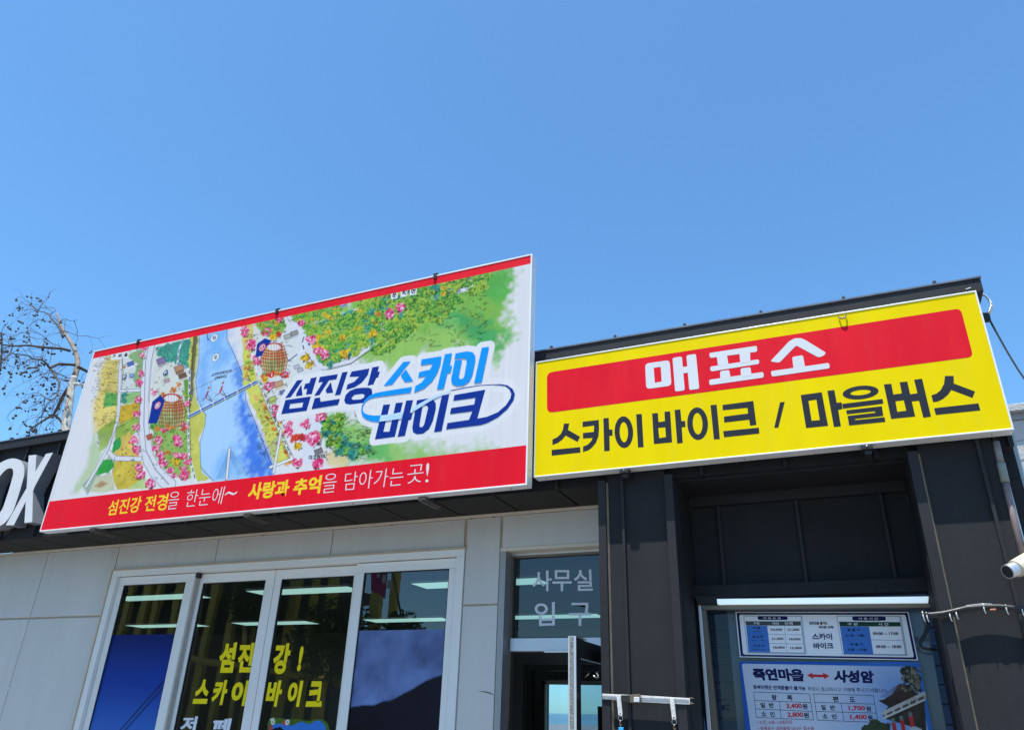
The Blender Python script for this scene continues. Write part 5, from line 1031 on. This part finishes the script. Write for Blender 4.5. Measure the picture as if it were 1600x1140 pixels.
_, Q14 = limb(tA((-40, 480), (20, 520), (30, 680), (20, 900), (10, 1100)), .02, .02, M_twig, .3)
_, Q15 = limb(tB((1040, 200), (900, 150), (820, 130)), .010, .006, M_twig, .2)
tw_, sb_ = MB(), MB(); rt = random.Random(5); up = Vector((0, 0, 1))
def twig(p, d, ln, r, lvl):
    pts = [p.copy()]; q = p.copy(); dd = d.normalized()
    for i in range(5):
        dd = (dd+Vector((rt.gauss(0, .28), rt.gauss(0, .28), rt.gauss(0, .22)))-up*.10*i).normalized(); q = q+dd*ln/5; pts.append(q.copy())
        if lvl and rt.random() < .6: twig(q, dd+Vector((rt.gauss(0, .8), rt.gauss(0, .6), rt.gauss(0, .7))), ln*.55, r*.6, lvl-1)
    tw_.tube(pts, r, 4, r*.4, cap=False)
    if rt.random() < .5:
        e_ = pts[-1]; L_ = .06+.16*rt.random(); tw_.tube([e_, e_-up*L_], .003, 3, cap=False)
        for k_ in range(rt.choice([1, 1, 2, 3])): sb_.ball(e_-up*(L_+.02)+Vector((rt.gauss(0, .03), rt.gauss(0, .03), rt.gauss(0, .03))), .022+.014*rt.random())
for Q, dens in ((Q1_, 11), (Q2_, 13), (Q3_, 16), (Q4_, 12), (Q5_, 4), (Q6_, 9), (Q7_, 4), (Q10, 2), (Q11, 2), (Q12, 7), (Q13, 5), (Q9_, 2), (Q14, 9), (Q15, 3)):
    for k_ in range(int(dens*1.1)):
        i = rt.randrange(2, len(Q)); dr_ = (Q[i]-Q[i-1]).normalized(); s_ = rt.choice([-1, 1])
        twig(Q[i], dr_*.5+Vector((rt.gauss(-.15, .5), rt.gauss(0, .6), rt.gauss(-.1, .6))), .35+.55*rt.random(), .0075, 1)
tw_.build('twigs', M_twig, tr_); tag(sb_.build('seed_balls', M_twig, tr_), kind='stuff'); bpy.data.objects['twigs']['kind'] = 'stuff'
p = at(67.5, 541, YT-.6); MB().tube([(p[0]+.03, p[1], p[2]-.12), (p[0], p[1], p[2]), (p[0]-.03, p[1], p[2]+.1)], .035, 7, .012).build('broken_stub', M_twig, tr_, smooth=True)

# ------------------------------------------------------------------ what stands across the forecourt and shows in the panes
D = 9.0
tx1 = rfl(622, 925, D)[0]; yb = -D
tower = thing('slatted_tower', (tx1-7, yb-1.5, 0), 'dark tower clad in yellow slats, mirrored in the window panes', 'tower')
M_slat = mat('yellow_slat_paint', (.70, .50, .06), .5, 0, .12, 3); M_tw = mat('dark_tower_steel', (.035, .033, .03), .6, 0, .2, 1)
tx0 = tx1-15
box('tower_body', tx0, tx1-4.8, yb-5, yb-1.2, 0, 15, M_tw, tower)
for z_ in (2.2, 5.0, 7.8, 10.6): box('deck', tx0, tx1-2.6, yb-3.2, yb-.35, z_, z_+.3, M_tw, tower)
x = tx0; i = 0
while x < tx1:
    w_ = .22 if i % 2 else .30; lean = .10*math.sin(i*1.3)
    MB().hexa([(x, yb, 0), (x+w_, yb, 0), (x+w_+lean, yb, 15), (x+lean, yb, 15)], [(x, yb-.2, 0), (x+w_, yb-.2, 0), (x+w_+lean, yb-.2, 15), (x+lean, yb-.2, 15)]).build('slat', M_slat, tower)
    x += (.62, .95, .78)[i % 3]; i += 1
MB().hexa([(tx0, yb-.6, 6.2), (tx1-.5, yb-.6, 10.5), (tx1-.5, yb-.6, 10.9), (tx0, yb-.6, 6.6)], [(tx0, yb-1, 6.2), (tx1-.5, yb-1, 10.5), (tx1-.5, yb-1, 10.9), (tx0, yb-1, 6.6)]).build('diagonal_beam', M_tw, tower)
hr = [rfl(290, 1027, 8.6), rfl(545, 1068, 8.6)]; MB().tube(hr, .09, 10).build('handrail', M_slat, tower, smooth=True)
bn = thing('banner', rfl(627, 960, 5), 'magenta banner with white lettering on a black pole, mirrored in the last wide pane', 'banner')
MB().tube([rfl(606, 850, 5), rfl(612, 890, 5), rfl(622, 935, 5), rfl(627, 965, 5), (rfl(627, 965, 5)[0], -5, 0)], .022, 8).build('banner_pole', M_black, bn, smooth=True)
bq_ = [rfl(583, 850, 5), rfl(609, 850, 5), rfl(606, 936, 5), rfl(580, 922, 5)]
N_ = 8; V, F = [], []
for i in range(N_+1):
    for j in range(N_+1):
        u, v = i/N_, j/N_; a_ = np.array(bq_[0])*(1-u)*(1-v)+np.array(bq_[1])*u*(1-v)+np.array(bq_[2])*u*v+np.array(bq_[3])*(1-u)*v; V.append((a_[0], a_[1]+.08*math.sin(u*5+v*3), a_[2]))
for i in range(N_):
    for j in range(N_): F.append((i*9+j, i*9+j+1, i*9+j+10, i*9+j+9))
mesh('banner_cloth', V, F, mat('magenta_cloth', (.50, .015, .16), .7, 0, .1, 4), bn, smooth=True)
lw_ = MB()
for k_, (px, py) in enumerate(((592, 896), (601, 904), (608, 912))):
    c = rfl(px, py, 4.86); lw_.box(c[0]-.05, c[0]+.05, c[1], c[1]+.004, c[2]-.09, c[2]+.09); 
lw_.build('banner_lettering', M_white, bn)
M_leafg = mat('leaf_green', (.05, .10, .025), .7, 0, .4, 3)
def leafy(px, py, d, r, n_, lab):
    c = Vector(rfl(px, py, d)); t_ = thing('leafy_tree', (c.x, c.y, 0), lab, 'tree', 'trees mirrored in the panes')
    MB().tube([(c.x, c.y, 0), (c.x+.05, c.y, c.z*.5), (c.x, c.y, c.z)], .09, 8, .04).build('trunk', M_twig, t_, smooth=True)
    m_ = MB()
    for k_ in range(n_):
        v = Vector((rt.gauss(0, 1), rt.gauss(0, 1), rt.gauss(0, 1))).normalized()*r*rt.random()**.45; q = c+Vector((v.x, v.y, v.z*.9)); s_ = .05+.05*rt.random()
        a_ = Vector((rt.gauss(0, 1), rt.gauss(0, 1), rt.gauss(0, 1))).normalized()*s_; b_ = a_.orthogonal().normalized()*s_*.6; m_.add([q-a_, q-b_, q+a_, q+b_], [(0, 1, 2, 3)])
    tag(m_.build('crown', M_leafg, t_), kind='stuff')
leafy(628, 985, 6.5, .55, 700, 'small leafy tree at the foot of the banner pole, mirrored in the last wide pane')
leafy(520, 1000, 7.4, 1.3, 2600, 'larger leafy tree mirrored in the dark middle panes')
leafy(395, 935, 7.8, 1.0, 1800, 'leafy tree mirrored at the top of the second pane')
